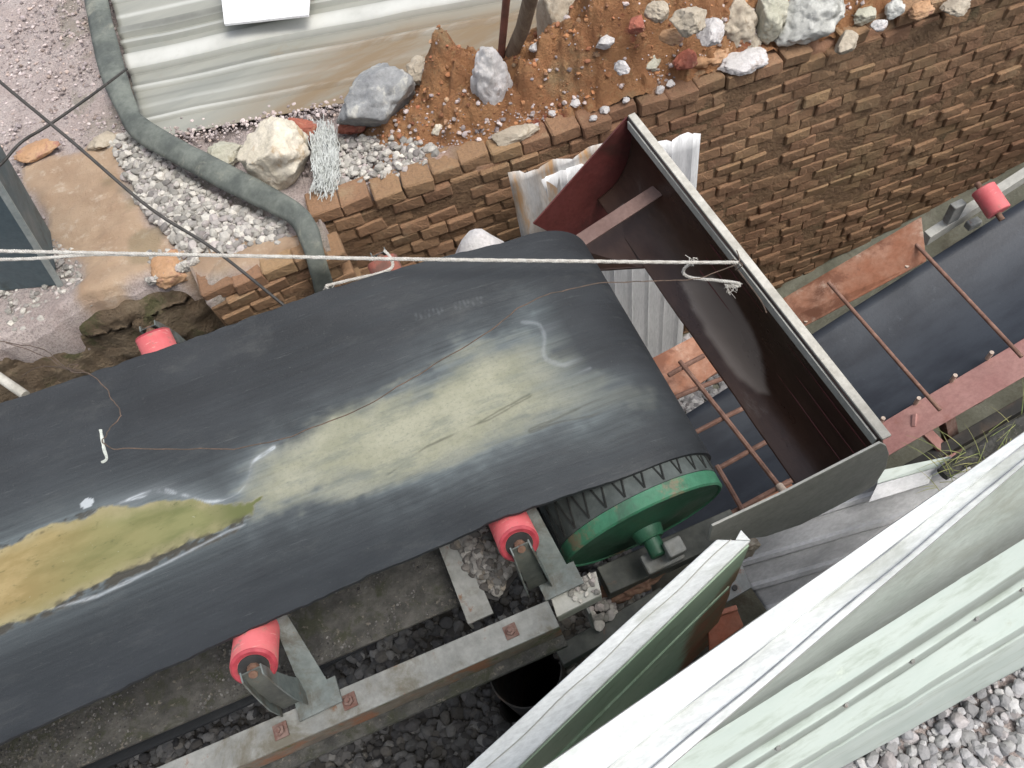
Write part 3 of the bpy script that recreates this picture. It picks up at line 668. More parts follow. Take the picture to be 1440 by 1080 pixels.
# ------------------------------------------------------------------ rocks in the yard
RK = [  # px, py, z lift, size, material, seed, label, rz
    (386, 220, .07, (.29, .25, .24), 'r_cream', 31, 'large cream white rough boulder beside the rubber strip', .2),
    (318, 215, .03, (.15, .12, .09), 'r_green', 4, 'small grey green rock tucked left of the cream boulder', 0),
    (528, 140, .09, (.33, .27, .24), 'r_blue', 5, 'dark blue grey rock with pale veins beside the sheets', .1),
    (690, 122, .13, (.15, .13, .28), 'r_white', 6, 'tall whitish upright rock standing on the orange clay', .3),
    (592, 100, .10, (.13, .10, .10), 'r_tan', 8, 'small pale tan stone above the orange clay near the sheets', 0),
    (619, 98, .11, (.05, .05, .11), 'r_white', 9, 'thin white sliver of stone beside the clay peak', .2),
    (790, 45, .12, (.24, .2, .36), 'r_tan', 10, 'big smooth tan boulder leaning behind the wooden post', .5),
    (990, 12, .08, (.30, .22, .16), 'r_blue', 11, 'dark grey rock at the top edge left of the granite block', .1),
    (1030, 33, .08, (.20, .17, .17), 'r_tan', 12, 'rounded brownish rock between dark rock and pale rock', .3),
    (1081, 28, .08, (.16, .15, .17), 'r_green', 13, 'rounded pale yellowish rock left of the granite block', .5),
    (1146, 16, .08, (.31, .22, .19), 'r_granite', 14, 'big white speckled granite block on the wall top', .05),
    (1010, 72, .03, (.22, .14, .10), 'r_ochre', 15, 'reddish tan rock half buried above the wall edge', .1),
    (1045, 88, .02, (.17, .11, .07), 'r_white', 16, 'flat pinkish white stone on the wall edge', -.1),
    (915, 78, .08, (.14, .11, .10), 'r_green', 17, 'greenish grey rock on the slope of the orange clay', .4),
    (1258, 12, .04, (.08, .07, .06), 'r_granite', 18, 'small white block alone near the wall top corner', .4),
    (1295, 15, .03, (.10, .07, .05), 'r_ochre', 19, 'small orange stone right of the small white block', .1),
    (1345, 8, .02, (.12, .08, .05), 'r_tan', 20, 'tan stone at the far right of the wall top', .1),
    (497, 176, .02, (.13, .08, .06), 'r_red', 21, 'red broken brick under the blue grey rock', -.1),
    (422, 185, .06, (.16, .10, .08), 'r_red', 22, 'dull red brick piece behind the cream boulder', -.5),
    (50, 213, .015, (.19, .12, .05), 'r_ochre', 23, 'flat orange brown stone in the ground beneath the crossing cables', -.2),
    (145, 198, .01, (.12, .09, .05), 'r_tan', 24, 'low tan stone beside the sandy ground', .2),
    (617, 184, .02, (.05, .04, .05), 'r_cream', 25, 'small cream pebble on the low clay slope', 0),
    (722, 190, .02, (.17, .07, .06), 'r_tan', 26, 'grey brown lump lying along the wall top', -.1),
    (850, 60, .23, (.07, .05, .04), 'r_white', 27, 'small pinkish white stone high on the orange clay', 0),
]
for i, (px, py, lz, sz_, mt, sd_, lab, rz) in enumerate(RK):
    p = pz(px, py, lz); rock('rock', (p[0], p[1], p[2]), sz_, M[mt], lab, 'rock', sd_, rz, rough=.24 if i != 6 else .15, cuts=7, cut=.8)
RK2 = [(968, 30, .10, 'r_tan', 'brown stone below the dark rock at the top edge'), (1000, 45, .09, 'r_white', 'pinkish stone under the dark rock, left of the rounded brown one'),
 (1058, 62, .07, 'r_tan', 'small tan stone between the rounded pale rock and the wall top'), (1100, 52, .07, 'r_granite', 'small grey stone touching the lower left corner of the granite block'),
 (945, 50, .07, 'r_ochre', 'orange stone high on the clay left of the brown stone'), (965, 85, .08, 'r_red', 'red stained stone in the clay above the hood tip'),
 (895, 35, .06, 'r_red', 'reddish stone near the top of the large clay heap'), (925, 15, .08, 'r_tan', 'dusty tan stone at the very top of the clay heap'),
 (1215, 22, .07, 'r_green', 'yellowish stone just right of the granite block'), (1235, 35, .05, 'r_white', 'tiny pale stone right of the granite block on the wall edge'),
 (1190, 60, .08, 'r_tan', 'flat brown stone below the granite block on the wall edge'), (876, 95, .05, 'r_white', 'pink white stone in the middle of the clay slope')]
for i, (px, py, s1, mt, lab) in enumerate(RK2):
    p = pz(px, py, .07); z_ = max(.02, top_z(p[0], p[1])); p = pz(px, py, z_ + .01)
    rock('rock', tuple(p), (s1 * 1.3, s1, s1 * .85), M[mt], lab, 'rock', 300 + i, i * .7, rough=.24, cuts=7, cut=.8)
SL_ = iter(['small whitish stone below the wooden post, top of the low clay slope', 'small whitish stone on the gravel left of centre above the hood tip', 'small white stone closest above the hood tip on its left', 'low whitish stone on the wall edge left of the hood tip', 'upper of two whitish stones at the foot of the red clay', 'lower right of two whitish stones at the foot of the red clay', 'small whitish stone just above the very tip of the hood', 'small whitish stone right of the hood tip on the wall top', 'small whitish stone behind the long grey brown lump'])
for px, py, s1 in [(760, 120, .02), (775, 155, .016), (808, 145, .02), (835, 160, .015), (928, 120, .018), (942, 112, .018), (850, 148, .017), (880, 138, .014), (752, 172, .014)]:
    p = pz(px, py, .04); rock('rock', (p[0], p[1], max(.02, top_z(p[0], p[1]))), (s1 * 2.2, s1 * 1.8, s1 * 1.6), M['r_white'], next(SL_), 'rock', 60 + int(px), group='small whitish stones on the clay slope')

# sack fibres: a shredded woven sack hanging over the wall edge
mb = MB()
c0 = pz(452, 165, .05)
for i in range(420):
    a_ = NR.rand(); sx = NR.uniform(-.07, .07) * (1 - .3 * a_)
    t0 = NR.rand() * .5; pts_ = []
    for t in np.linspace(t0, t0 + NR.uniform(.25, .55), 7):
        q = pz(450 + 8 * math.sin(3 * t) + sx * 300 * (1 - .25 * t), 170 + 115 * t, .05 - .03 * t); q = q + NR.randn(3) * .006 + (0, 0, .02 * math.sin(9 * t + i)); pts_.append(q)
    mb.tube(pts_, .0016, 4)
obj('shredded_sack', mb, M['fibre'], label='shredded whitish woven sack hanging between the cream boulder and the gravel', cat='sack')

# ------------------------------------------------------------------ rubber edging strip
def ribbon(px_list, wid, th):
    """flat strip through pixel stations (px,py,z,half-width along px offset)"""
    L_, R_ = [], []
    for (x0, y0, z0, x1, y1, z1) in px_list: L_.append(pz(x0, y0, z0)); R_.append(pz(x1, y1, z1))
    return np.array(L_), np.array(R_)
st = [(100, -130, .10, 138, -130, .10), (121, 0, .08, 152, 0, .08), (140, 95, .07, 176, 95, .07), (168, 160, .07, 193, 150, .07), (190, 195, .06, 205, 168, .08), (250, 232, .06, 262, 203, .08), (330, 275, .055, 345, 245, .08), (405, 312, .05, 418, 286, .08), (425, 335, .03, 440, 308, .06), (436, 375, -.10, 455, 350, -.10), (448, 420, -.25, 470, 400, -.25)]
L_, R_ = ribbon(st, 0, 0)
for i_, (xa, ya, xb, yb) in zip((8, 9, 10), ((427, 345, 446, 318), (437, 385, 458, 362), (446, 425, 470, 402))):
    L_[i_] = py_(xa, ya, 2.035 if i_ == 8 else 1.985); R_[i_] = py_(xb, yb, 2.06 if i_ == 8 else 1.985)
def cr(P, k=8):
    out = []
    for i in range(len(P) - 1):
        p0, p1, p2, p3 = P[max(i - 1, 0)], P[i], P[i + 1], P[min(i + 2, len(P) - 1)]
        for t in np.linspace(0, 1, k, endpoint=False):
            out.append(.5 * ((2 * p1) + (-p0 + p2) * t + (2 * p0 - 5 * p1 + 4 * p2 - p3) * t * t + (-p0 + 3 * p1 - 3 * p2 + p3) * t ** 3))
    out.append(P[-1]); return np.array(out)
L2, R2 = cr(L_), cr(R_)
G = np.stack([L2 * (1 - t) + R2 * t + np.array((0, 0, .012)) * math.sin(t * math.pi) for t in np.linspace(0, 1, 7)], 1)
G[:, :, 2] += .006 * fbm(G[:, :, 0] * 8, G[:, :, 1] * 8)
mb = MB().grid(G)
obj('rubber_strip', mb, M['rubber_strip'], smooth=60, solid=.022, label='long dark grey rubber strip laid over gravel and hanging over the wall edge', cat='rubber strip')

# ------------------------------------------------------------------ sheets in the yard
def sheet_material():
    n = NT('yard_sheet_mat'); v = n.coord((.5, 2.5, 1))
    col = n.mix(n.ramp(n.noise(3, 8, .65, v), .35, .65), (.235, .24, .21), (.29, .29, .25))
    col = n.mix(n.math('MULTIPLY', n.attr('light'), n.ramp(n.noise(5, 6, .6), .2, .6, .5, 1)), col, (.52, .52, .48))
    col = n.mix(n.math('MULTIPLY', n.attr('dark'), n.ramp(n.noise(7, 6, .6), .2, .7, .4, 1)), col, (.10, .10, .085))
    col = n.mix(n.ramp(n.noise(5, 9, .7), .58, .75, 0, .6), col, (.24, .20, .14))
    col = n.mix(n.math('MULTIPLY', n.attr('brown'), n.ramp(n.noise(6, 8, .7, v), .25, .6, .4, 1)), col, (.20, .145, .085))
    return n.done(col, .42, 0, n.noise(60, 5, .6), .1, .002)
def band(u, L_):
    r_ = np.zeros_like(u)
    for c_, w_, a_ in L_: r_ = np.maximum(r_, a_ * np.exp(-np.abs((u - c_) / w_) ** 4))
    return r_
def corrugated(name, P0, U, V_, ribs, nu, nv, mat, dent=0.0, solid=.0015, seed=0, parent=None, rag=0.0, **kw):
    """P0 corner; U across the ribs; V_ along them; ribs: list of (u, h) profile points, u in 0..1"""
    P0, U, V_ = [np.array(q, float) for q in (P0, U, V_)]; nrm = _n(np.cross(U, V_)); nrm = nrm if nrm[2] > 0 or abs(nrm[2]) < .2 and nrm[1] < 0 else -nrm
    us = np.array([r[0] for r in ribs]); hs = np.array([r[1] for r in ribs])
    uu = np.unique(np.concatenate([us, np.linspace(0, 1, nu)])); hh = np.interp(uu, us, hs); vv = np.linspace(0, 1, nv)
    A, B = np.meshgrid(uu, vv, indexing='ij'); D = hh[:, None] + dent * fbm(A * 3 + seed, B * 3 + seed, seed * .7, 3)
    if rag:
        B = B * (1 + rag * fbm(A * 9, A * 0 + seed, 2) * (B > .99))
    P = P0 + A[..., None] * U + B[..., None] * V_ + D[..., None] * nrm
    return obj(name, MB().grid(P), mat, parent, smooth=25, solid=solid, **kw)
def ribprof(k, h, wr=.35, tr=.15):
    out = [(0, 0)]
    for i in range(k):
        a_ = (i + .5 - wr / 2) / k; b_ = (i + .5 + wr / 2) / k; q = tr / k
        out += [(a_, 0), (a_ + q, h), (b_ - q, h), (b_, 0)]
    return out + [(1, 0)]
M['yard_sheet'] = sheet_material()
A0, A1 = pz(205, 200, .004), pz(735, 100, .01); B0 = pz(140, -70, .09)
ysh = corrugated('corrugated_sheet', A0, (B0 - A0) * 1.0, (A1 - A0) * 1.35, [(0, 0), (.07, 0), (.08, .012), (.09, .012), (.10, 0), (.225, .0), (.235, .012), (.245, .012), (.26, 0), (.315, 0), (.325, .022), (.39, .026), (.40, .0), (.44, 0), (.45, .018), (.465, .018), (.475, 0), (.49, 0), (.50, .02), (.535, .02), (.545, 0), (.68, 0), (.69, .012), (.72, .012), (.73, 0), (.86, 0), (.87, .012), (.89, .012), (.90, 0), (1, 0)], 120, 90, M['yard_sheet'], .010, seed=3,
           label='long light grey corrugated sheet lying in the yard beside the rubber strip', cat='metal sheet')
uu_ = np.array([np.dot(np.array(v.co) - A0, B0 - A0) / np.dot(B0 - A0, B0 - A0) for v in ysh.data.vertices])
sk = np.array([np.dot(np.array(v.co) - A0, A1 - A0) / np.dot(A1 - A0, A1 - A0) for v in ysh.data.vertices]); gg = np.dot(A1 - A0, B0 - A0) / np.dot(B0 - A0, B0 - A0)
uu_ = uu_ - sk * gg * .0
U3, V3 = B0 - A0, (A1 - A0); Gm = np.array([[U3 @ U3, U3 @ V3], [U3 @ V3, V3 @ V3]]); Q3 = np.array([np.array(v.co) - A0 for v in ysh.data.vertices]); uu_ = (np.linalg.inv(Gm) @ np.stack([Q3 @ U3, Q3 @ V3]))[0]
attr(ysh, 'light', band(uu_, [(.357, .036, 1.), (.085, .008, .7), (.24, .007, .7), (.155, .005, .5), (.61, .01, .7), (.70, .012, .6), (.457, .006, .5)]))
attr(ysh, 'dark', band(uu_, [(.52, .02, .8), (.48, .004, .9), (.405, .007, .7), (.265, .005, .8), (.105, .005, .7), (.19, .004, .6), (.73, .006, .7), (.31, .005, .5)]))  # light and dark bands paint rib shading and dirt lines into the colour
vv_ = (np.linalg.inv(Gm) @ np.stack([Q3 @ U3, Q3 @ V3]))[1]
attr(ysh, 'brown', sstep(.05, .45, vv_ - uu_ * 1.2) * (1 - sstep(.22, .36, uu_)))
k = 1500; t_ = NR.rand(k); sp_ = A0 + (A1 - A0) * t_[:, None] * 1.2; s_ = .003 + .009 * NR.rand(k) ** 2
pebbles('sheet_edge_rubble', np.column_stack([sp_[:, 0] + NR.randn(k) * .02, sp_[:, 1] - .01 + NR.randn(k) * .035, .004 + s_ * .5 + .012 * NR.rand(k)]), s_, M['grit'], 'pinkish rubble banked along the lower edge of the grey yard sheet', 'rubble')
mb = MB(); mb.prism([pz(308, -40, .16), pz(317, 37, .13), pz(435, 24, .13), pz(440, -50, .16)], (0, 0, .012))
wb = obj('white_board', mb, M['white_board'], bevel=.002, label='bright white board lying on the light grey sheet at the top', cat='board')
# posts
mb = MB(); mb.tube([pz(703, 95, .10), pz(712, 0, .40), pz(722, -110, .7)], .014, 10)
obj('pole', mb, M['red_pole'], smooth=40, label='thin reddish pole standing just left of the thicker wooden post', cat='pole')
mb = MB(); mb.tube([pz(712, 92, .09), pz(735, 40, .3), pz(748, -10, .5), pz(765, -90, .8)], [.026, .027, .026, .026], 12)
obj('wooden_post', mb, M['wood'], smooth=40, label='grey brown wooden post leaning beside the tan boulder', cat='post')

# blue grey post on the left
mb = MB()
b0, b1, b2 = pz(82, 402, .0), pz(-30, 413, .0), pz(60, 345, .02)
t0 = py_(-20, 238, b0[1] - .08); sh = t0 - b0
up = np.array((sh[0], sh[1], sh[2])) * 1.6
mb.prism([b0, b1, b1 + (0, .3, 0), b0 + (.0, .3, 0)], up)
post = thing('steel_post', tuple(b0), 'leaning blue grey steel box post at the left edge of the yard', 'post')
obj('post_shell', mb, M['blue_post'], post, bevel=.006)
mb = MB(); mb.bar(b0 + (.008, -.004, .0), b0 + (.008, -.004, .0) + up, .022, .012, (0, 1, .4)); obj('edge_lip', mb, M['pale_edge'], post, bevel=.002)
mb = MB(); p = pz(5, 545, -.1)
mb.tube([pz(-60, 490, .0), pz(36, 556, -.05)], .017, 14); obj('white_pipe', mb, M['rim'], smooth=40, label='white plastic pipe end poking out beside the belt at the left', cat='pipe')

# ------------------------------------------------------------------ upper conveyor
PX_, PZ_, PR = .300, .238, .212        # pulley centre and radius
SL = .118
TB = .011
YN, YF = .625, 1.405
def belt_top(x): return PZ_ + PR + TB + .004 + SL * np.maximum(0, .275 - np.asarray(x, float)) - .02 * np.exp(-((np.asarray(x, float) + .3) / .25) ** 2) * .4
upath = []
for x in np.linspace(-2.4, .275, 560): upath.append((x, float(belt_top(x))))
for an in np.linspace(math.radians(83), math.radians(-95), 150): upath.append((PX_ + (PR + TB) * math.cos(an), PZ_ + (PR + TB) * math.sin(an)))
x0, z0 = upath[-1]
for x in np.linspace(x0 - .03, -2.4, 40): upath.append((x, z0 + SL * .9 * (x0 - x)))
UP = np.array(upath); Dn = np.gradient(UP, axis=0); Dn /= np.linalg.norm(Dn, axis=1)[:, None]; Nn = np.stack([-Dn[:, 1], Dn[:, 0]], 1)
nv = 261; vs = np.linspace(-1, 1, nv)
def prj(p):
    c = RW.T @ (np.array(p, float) - ORG); return 720 + F_PX * c[0] / c[2], 540 + F_PX * c[1] / c[2]
def edge_solve(x, z, poly):
    xs_, ys_ = [p[0] for p in poly], [p[1] for p in poly]; lo, hi = .3, 1.9
    for _ in range(40):
        y = (lo + hi) / 2; a_, b_ = prj((x, y, z))
        if b_ > np.interp(a_, xs_, ys_): lo = y
        else: hi = y
    return (lo + hi) / 2
def tiltf(x): return .12 * float(sstep(-.9, .1, np.array(x, float)))
NEAR = [(-900, 1450), (-300, 1180), (0, 1045), (150, 977), (300, 907), (390, 865), (500, 817), (640, 757), (700, 728), (840, 682), (1000, 632)]
FAR = [(-900, 850), (-300, 668), (0, 567), (240, 486), (400, 430), (460, 407), (640, 357), (700, 343), (770, 333)]
cum = np.concatenate([[0], np.cumsum(np.linalg.norm(np.diff(UP, axis=0), axis=1))])
def trough(x): return .060 * (1 - sstep(-.25, .32, x))
_kx = np.linspace(-2.4, .275, 60); _kn, _kf = [], []
for x in _kx:
    t = float(trough(x)); zt = float(belt_top(x)) + t * .55
    _kn.append(edge_solve(x, zt, NEAR)); yf = 1.35
    for _ in range(6): yf = edge_solve(x, zt + tiltf(x) * (yf - .62), FAR)
    _kf.append(yf)
_kn[:8] = [_kn[8]] * 8; _kf[:8] = [_kf[8]] * 8
print('belt edges', [round(float(np.interp(q, _kx, _kn)), 3) for q in (-1.2, -.6, 0, .25)], [round(float(np.interp(q, _kx, _kf)), 3) for q in (-1.2, -.6, 0, .25)])
def ymid(x, v):
    a_, b_ = np.interp(x, _kx, _kn), np.interp(x, _kx, _kf); return (a_ + b_) / 2 + (b_ - a_) / 2 * v
def vof(x, y):
    a_, b_ = np.interp(x, _kx, _kn), np.interp(x, _kx, _kf); return (y - (a_ + b_) / 2) / ((b_ - a_) / 2)
V = np.zeros((len(UP), nv, 3))
for i, (x, z) in enumerate(UP):
    t = float(trough(x)) if i < 560 else 0.0
    tz = t * (np.abs(vs) ** 2.2) - t * .45
    ww = 1 - .25 * t
    yy = ymid(x, vs) if i < 560 else ymid(.275, vs)
    V[i, :, 0] = x + Nn[i, 0] * 0; V[i, :, 1] = yy; V[i, :, 2] = z + tz
    if i < 560: V[i, :, 2] += .003 * fbm(np.full(nv, x * 4), vs * 2, 1, 2)
    sn = tiltf(x); V[i, :, 2] += sn * (yy - .62); V[i, 0, 1] += .0025 * float(fbm(x * 30, z * 20)); V[i, -1, 1] += .0025 * float(fbm(x * 30, z * 20, 3))
    if i >= 560: V[i, :, 1] = yy - (z - PZ_ - PR) * sn
conv = thing('upper_conveyor', (0, 1.0, 0), 'big black belt conveyor in front with yellow muddy water pooled on it', 'conveyor')
def belt_surf(x, y):
    v = float(vof(x, y)); t = float(trough(x)); v = max(-1, min(1, v))
    return float(belt_top(x)) + t * abs(v) ** 2.2 - t * .45 + tiltf(x) * (y - .62)
def onbelt(px, py): return hit(px, py, belt_surf)
top = V.reshape(-1, 3); Nv3 = np.repeat(np.stack([Nn[:, 0], 0 * Nn[:, 0], Nn[:, 1]], 1)[:, None, :], nv, 1).reshape(-1, 3)
bot = top - Nv3 * TB
Fq = grid_faces(len(UP), nv); k = len(top)
side = []
for j in (0, nv - 1):
    a_ = np.arange(len(UP) - 1) * nv + j
    q = np.stack([a_, a_ + nv, a_ + nv + k, a_ + k], 1); side.append(q if j == 0 else q[:, ::-1])
Fall = np.concatenate([Fq, Fq[:, ::-1] + k] + side)
o = fast_mesh('belt', np.concatenate([top, bot]) - np.array((0, 1.0, 0)), Fall, M['belt'], 4, True); o.parent = conv
o.data.set_sharp_from_angle(angle=math.radians(50))
uvl = o.data.uv_layers.new(name='UVMap'); uvv = np.stack([np.repeat(cum, nv), np.tile(vs * .4, len(UP))], 1); uvv = np.concatenate([uvv, uvv])
uvl.data.foreach_set('uv', uvv[Fall.ravel()].astype(np.float32).ravel())
# stains drawn in belt coordinates
P2 = np.concatenate([top[:, :2], bot[:, :2] + (50, 0)])
P2[560 * nv:len(top)] = np.stack([UP[560:, 0].repeat(nv) , top[560 * nv:, 1]], 1)
P2[(560 + 110) * nv:len(top), 0] += 50
P2[560 * nv:(560 + 110) * nv, 0] = (cum[560:670] - cum[559] + UP[559, 0]).repeat(nv)
def B2(px): return [tuple(onbelt(x, y)[:2]) for x, y in px]
wob = .014 * fbm(P2[:, 0] * 14, P2[:, 1] * 22, 1) ; wob2 = .03 * fbm(P2[:, 0] * 4, P2[:, 1] * 12, 2)
WET = B2([(-60, 800), (0, 768), (70, 741), (150, 716), (225, 706), (270, 702), (320, 712), (366, 700), (358, 722), (300, 752), (200, 798), (100, 840), (0, 878), (-60, 905)])
SILT = B2([(340, 690), (352, 668), (372, 648), (480, 600), (560, 560), (640, 505), (700, 470), (748, 450), (768, 470), (766, 505), (800, 520), (880, 538), (915, 550), (900, 572), (850, 586), (760, 612), (640, 655), (520, 692), (420, 715), (362, 722)])
sw = poly_sd(P2, WET); ss = poly_sd(P2, SILT) + .022 * fbm(P2[:, 0] * 11, P2[:, 1] * 16, 12, 5) + .010 * fbm(P2[:, 0] * 45, P2[:, 1] * 60, 13, 3)
x_ = P2[:, 0]
wet = sstep(-.003, .004, sw + wob * .9 + .004 * fbm(P2[:, 0] * 60, P2[:, 1] * 60, 3))
silt = (1 - .75 * sstep(.10, .32, x_)) * sstep(-.03, .03, ss + wob2 * .8 + .02 * fbm(P2[:, 0] * 3, P2[:, 1] * 40, 4)) * (.50 + .40 * sstep(0, .08, ss + wob2 * 1.5))
far_d = -np.minimum(0, np.maximum(sw, ss))
dust = np.exp(-far_d / .035) * .62 + .17 * np.exp(-far_d / .18)
dust *= sstep(-2.4, -.9, x_) * .4 + .6
dust = dust * (1 - .6 * sstep(.22, .42, x_))
foam_l = B2([(150, 713), (195, 698), (225, 690), (262, 697), (290, 705), (318, 702), (340, 688), (350, 668), (356, 650), (385, 630)])
foam2 = B2([(735, 452), (758, 456), (766, 475), (765, 500), (785, 512), (830, 516)])
foam3 = B2([(60, 905 - 45), (140, 838), (230, 795), (320, 748), (345, 738)])
crn0 = fbm(P2[:, 0] * 50, P2[:, 1] * 60, 9, 3); fd = line_d(P2, cr(np.array(foam_l), 6)) + wob * .3
foam = .62 * np.clip(.55 + .8 * crn0, 0, 1.2) * np.exp(-(fd / .0026) ** 2) + .13 * np.exp(-np.abs(fd) / .014) * (1 - wet) + .2 * np.exp(-((line_d(P2, cr(np.array(foam2), 6)) + wob * .3) / .004) ** 2) + .5 * np.exp(-((line_d(P2, foam3) + wob * .2) / .003) ** 2)
sp = np.hypot(*(P2 - np.array(B2([(120, 708)])[0])).T); foam = np.maximum(foam, .8 * (sp < .016 + wob))
crl = B2([(-60, 912), (0, 885), (60, 862), (150, 822), (230, 785), (300, 756), (345, 732)])
cd = line_d(P2, crl); crn = fbm(P2[:, 0] * 70, P2[:, 1] * 90, 6, 4)
crust = .9 * sstep(.1, .75, np.exp(-((cd + wob * .4) / .015) ** 2) * (.7 + .9 * crn))
top_l = B2([(-60, 795), (0, 768), (70, 741), (110, 727), (150, 712)])
crust = np.maximum(crust, .8 * sstep(.3, .95, np.exp(-(line_d(P2, top_l) / .010) ** 2) * (.6 + .9 * crn)))
ochre = sstep(-.75, -1.15, x_ + .1 * fbm(P2[:, 0] * 3, P2[:, 1] * 9)) if False else 1 - sstep(-1.15, -.72, x_ + .12 * fbm(P2[:, 0] * 3, P2[:, 1] * 9))
murk = sstep(-.62, -.50, x_ + .04 * fbm(P2[:, 0] * 9, P2[:, 1] * 9))
scr = np.zeros(len(P2))
for ln in ([(745, 605), (800, 580), (840, 560), (880, 546)], [(546, 668), (600, 628), (680, 592), (745, 556)], [(745, 607), (790, 592), (850, 580)]):
    scr = np.maximum(scr, .6 * np.exp(-((line_d(P2, B2(ln)) + wob * .25) / .0022) ** 2))
for i in range(7): # worn stamped marks
    for (bx, by) in ((585 + i * 6, 441 - i * 1.5), (640 + i * 6, 426 - i * 1.5)):
        q = B2([(bx, by), (bx + 1 + (i % 3), by + 9)]); foam = np.maximum(foam, .07 * np.exp(-(line_d(P2, q) / .0016) ** 2))
for nm, ar in (('wet', wet), ('silt', silt), ('dust', np.clip(dust, 0, 1)), ('foam', np.clip(foam, 0, 1)), ('crust', crust * (1 - .3 * wet)), ('ochre', ochre), ('murk', murk * wet), ('scratch', scr), ('shallow', np.clip(1 - sstep(0, .035, sw + wob), 0, 1))): attr(o, nm, ar)

# pulley
def tilt(mb):
    s_ = .119; c_ = math.sqrt(1 - s_ * s_)
    mb.v = [(x, .62 + (y - .62) * c_ - (z - PZ_) * s_, PZ_ + (z - PZ_) * c_ + (y - .62) * s_) for x, y, z in mb.v]; return mb
Yc0 = .538
mb = MB(); ax = (0, 1, 0); c = (PX_, Yc0, PZ_)
mb.lathe(c, ax, [(.006, .06), (.006, PR - .012), (.002, PR - .010), (0, PR - .006), (.004, PR - .001), (.036, PR - .001), (.036, PR - .02), (.70, PR - .02)], 72)
obj('drum_shell', tilt(mb), M['green'], conv, smooth=35)
mb = MB(); mb.lathe(c, ax, [(.037, PR - .015), (.037, PR), (.69, PR), (.69, PR - .015)], 72); obj('lagging', tilt(mb), M['lagging'], conv, smooth=35)
mb = MB()
for i in range(19):
    a0 = math.radians(205 - i * 13.0); a1 = a0 - math.radians(6.5); a2 = a0 - math.radians(13.0)
    for (q0, y0, q1, y1) in ((a0, .580, a1, .67), (a1, .67, a2, .580)):
        pts_ = []
        for t in np.linspace(0, 1, 5):
            an = q0 + (q1 - q0) * t; yy = y0 + (y1 - y0) * t; pts_.append((PX_ + (PR + .0005) * math.cos(an), yy, PZ_ + (PR + .0005) * math.sin(an)))
        mb.tube(pts_, .0026, 4)
obj('lagging_groove', tilt(mb), M['groove'], conv)
mb = MB(); mb.lathe(c, ax, [(.0165, 0), (.0165, PR - .013), (.003, PR - .013), (.006, .12), (-.004, .075), (-.006, .05), (-.006, 0)][::-1], 64); obj('end_disc', tilt(mb), M['green_dark'], conv, smooth=40)
mb = MB(); mb.lathe((PX_, .462, PZ_), ax, [(0, .018), (.004, .022), (.09, .022)], 28); obj('shaft', tilt(mb), M['green_dark'], conv, smooth=40)
mb = MB(); mb.lathe((PX_, .505, PZ_), ax, [(0, .032), (.006, .036), (.035, .042)], 28); obj('hub', tilt(mb), M['green_dark'], conv, smooth=40)
# bearing block and its support beam
mb = MB(); mb.box((PX_ + .035, .462, PZ_ + .02), (.045, .04, .05)); mb.box((PX_ + .01, .462, PZ_ - .045), (.10, .05, .03)); obj('bearing_block', tilt(mb), M['grey_steel'], conv, bevel=.006)

# tray below the belt
mb = MB()
def tz(x): return .185 + .135 * (-.17 - x)
a0, a1 = (-.17, tz(-.17)), (-2.4, tz(-2.4))
mb.prism([(a0[0], .575, a0[1]), (a0[0], 1.38, a0[1]), (a1[0], 1.38, a1[1]), (a1[0], .575, a1[1])], (0, 0, -.012))
obj('tray_plate', mb, M['tray'], conv, bevel=.002)
# frame beam (angle iron), bolts
def fz(x): return .28 + .16 * (.15 - x)
for y0, nm, end in ((.398, 'frame_beam', .012), (1.24, 'frame_beam', .0)):
    mb = MB(); x0, x1 = end, -2.4
    mb.prism([(x0, y0, fz(x0)), (x0, y0 + .064, fz(x0)), (x1, y0 + .064, fz(x1)), (x1, y0, fz(x1))], (0, 0, -.008))
    obj(nm, mb, M['grey_steel'], conv, bevel=.0015); mb = MB()
    mb.prism([(x0, y0 + .0, fz(x0) - .0085), (x0, y0 + .0, fz(x0) - .085), (x1, y0, fz(x1) - .085), (x1, y0, fz(x1) - .0085)], (0, .008, 0))
    mb.prism([(x0, y0 + .0085, fz(x0) - .077), (x0, y0 + .064, fz(x0) - .077), (x1, y0 + .064, fz(x1) - .077), (x1, y0 + .0085, fz(x1) - .077)], (0, 0, -.008))
    obj('beam_web', mb, M['web'], conv, bevel=.0015)
# lower rusty mossy lip below the near beam
mb = MB(); x0, x1 = .012, -2.4
mb.prism([(x0, .372, fz(x0) - .088), (x0, .406, fz(x0) - .088), (x1, .406, fz(x1) - .088), (x1, .372, fz(x1) - .088)], (0, 0, -.02)); obj('lower_lip', mb, M['tray'], conv, bevel=.003)
# end piece of the beam, greenish
k = 5000; gx = NR.uniform(-1.5, -.175, k); gy = .58 + .25 * NR.rand(k); s_ = .0015 + .003 * NR.rand(k) ** 2
kk = fbm(gx * 7, gy * 9, 2) > -.2; gx, gy, s_ = gx[kk], gy[kk], s_[kk]
pebbles('tray_grit', np.column_stack([gx, gy, tz(gx) + s_ * .3]), s_, M['gravel_dark'], 'fine dirt and grit lying on the tray under the near belt edge', 'grit')
e1_, e2_ = pz(771, 830, .287), pz(838, 803, .275); e3_, e4_ = pz(846, 836, .275), pz(783, 868, .287)
mb = MB(); mb.prism([e1_, e2_, e3_, e4_], (0, 0, -.01)); mb.prism([e4_ - (0, 0, .0105), e3_ - (0, 0, .0105), e3_ - (0, 0, .05), e4_ - (0, 0, .05)], (0, .007, 0))
obj('end_bracket', mb, M['hood_grey'], conv, bevel=.002)
q = pz(826, 855, .22); mb = MB(); mb.box(q + (.0, .03, -.08), (.007, .09, .17)); obj('upright_plate', mb, M['grey_steel'], conv, bevel=.0015)
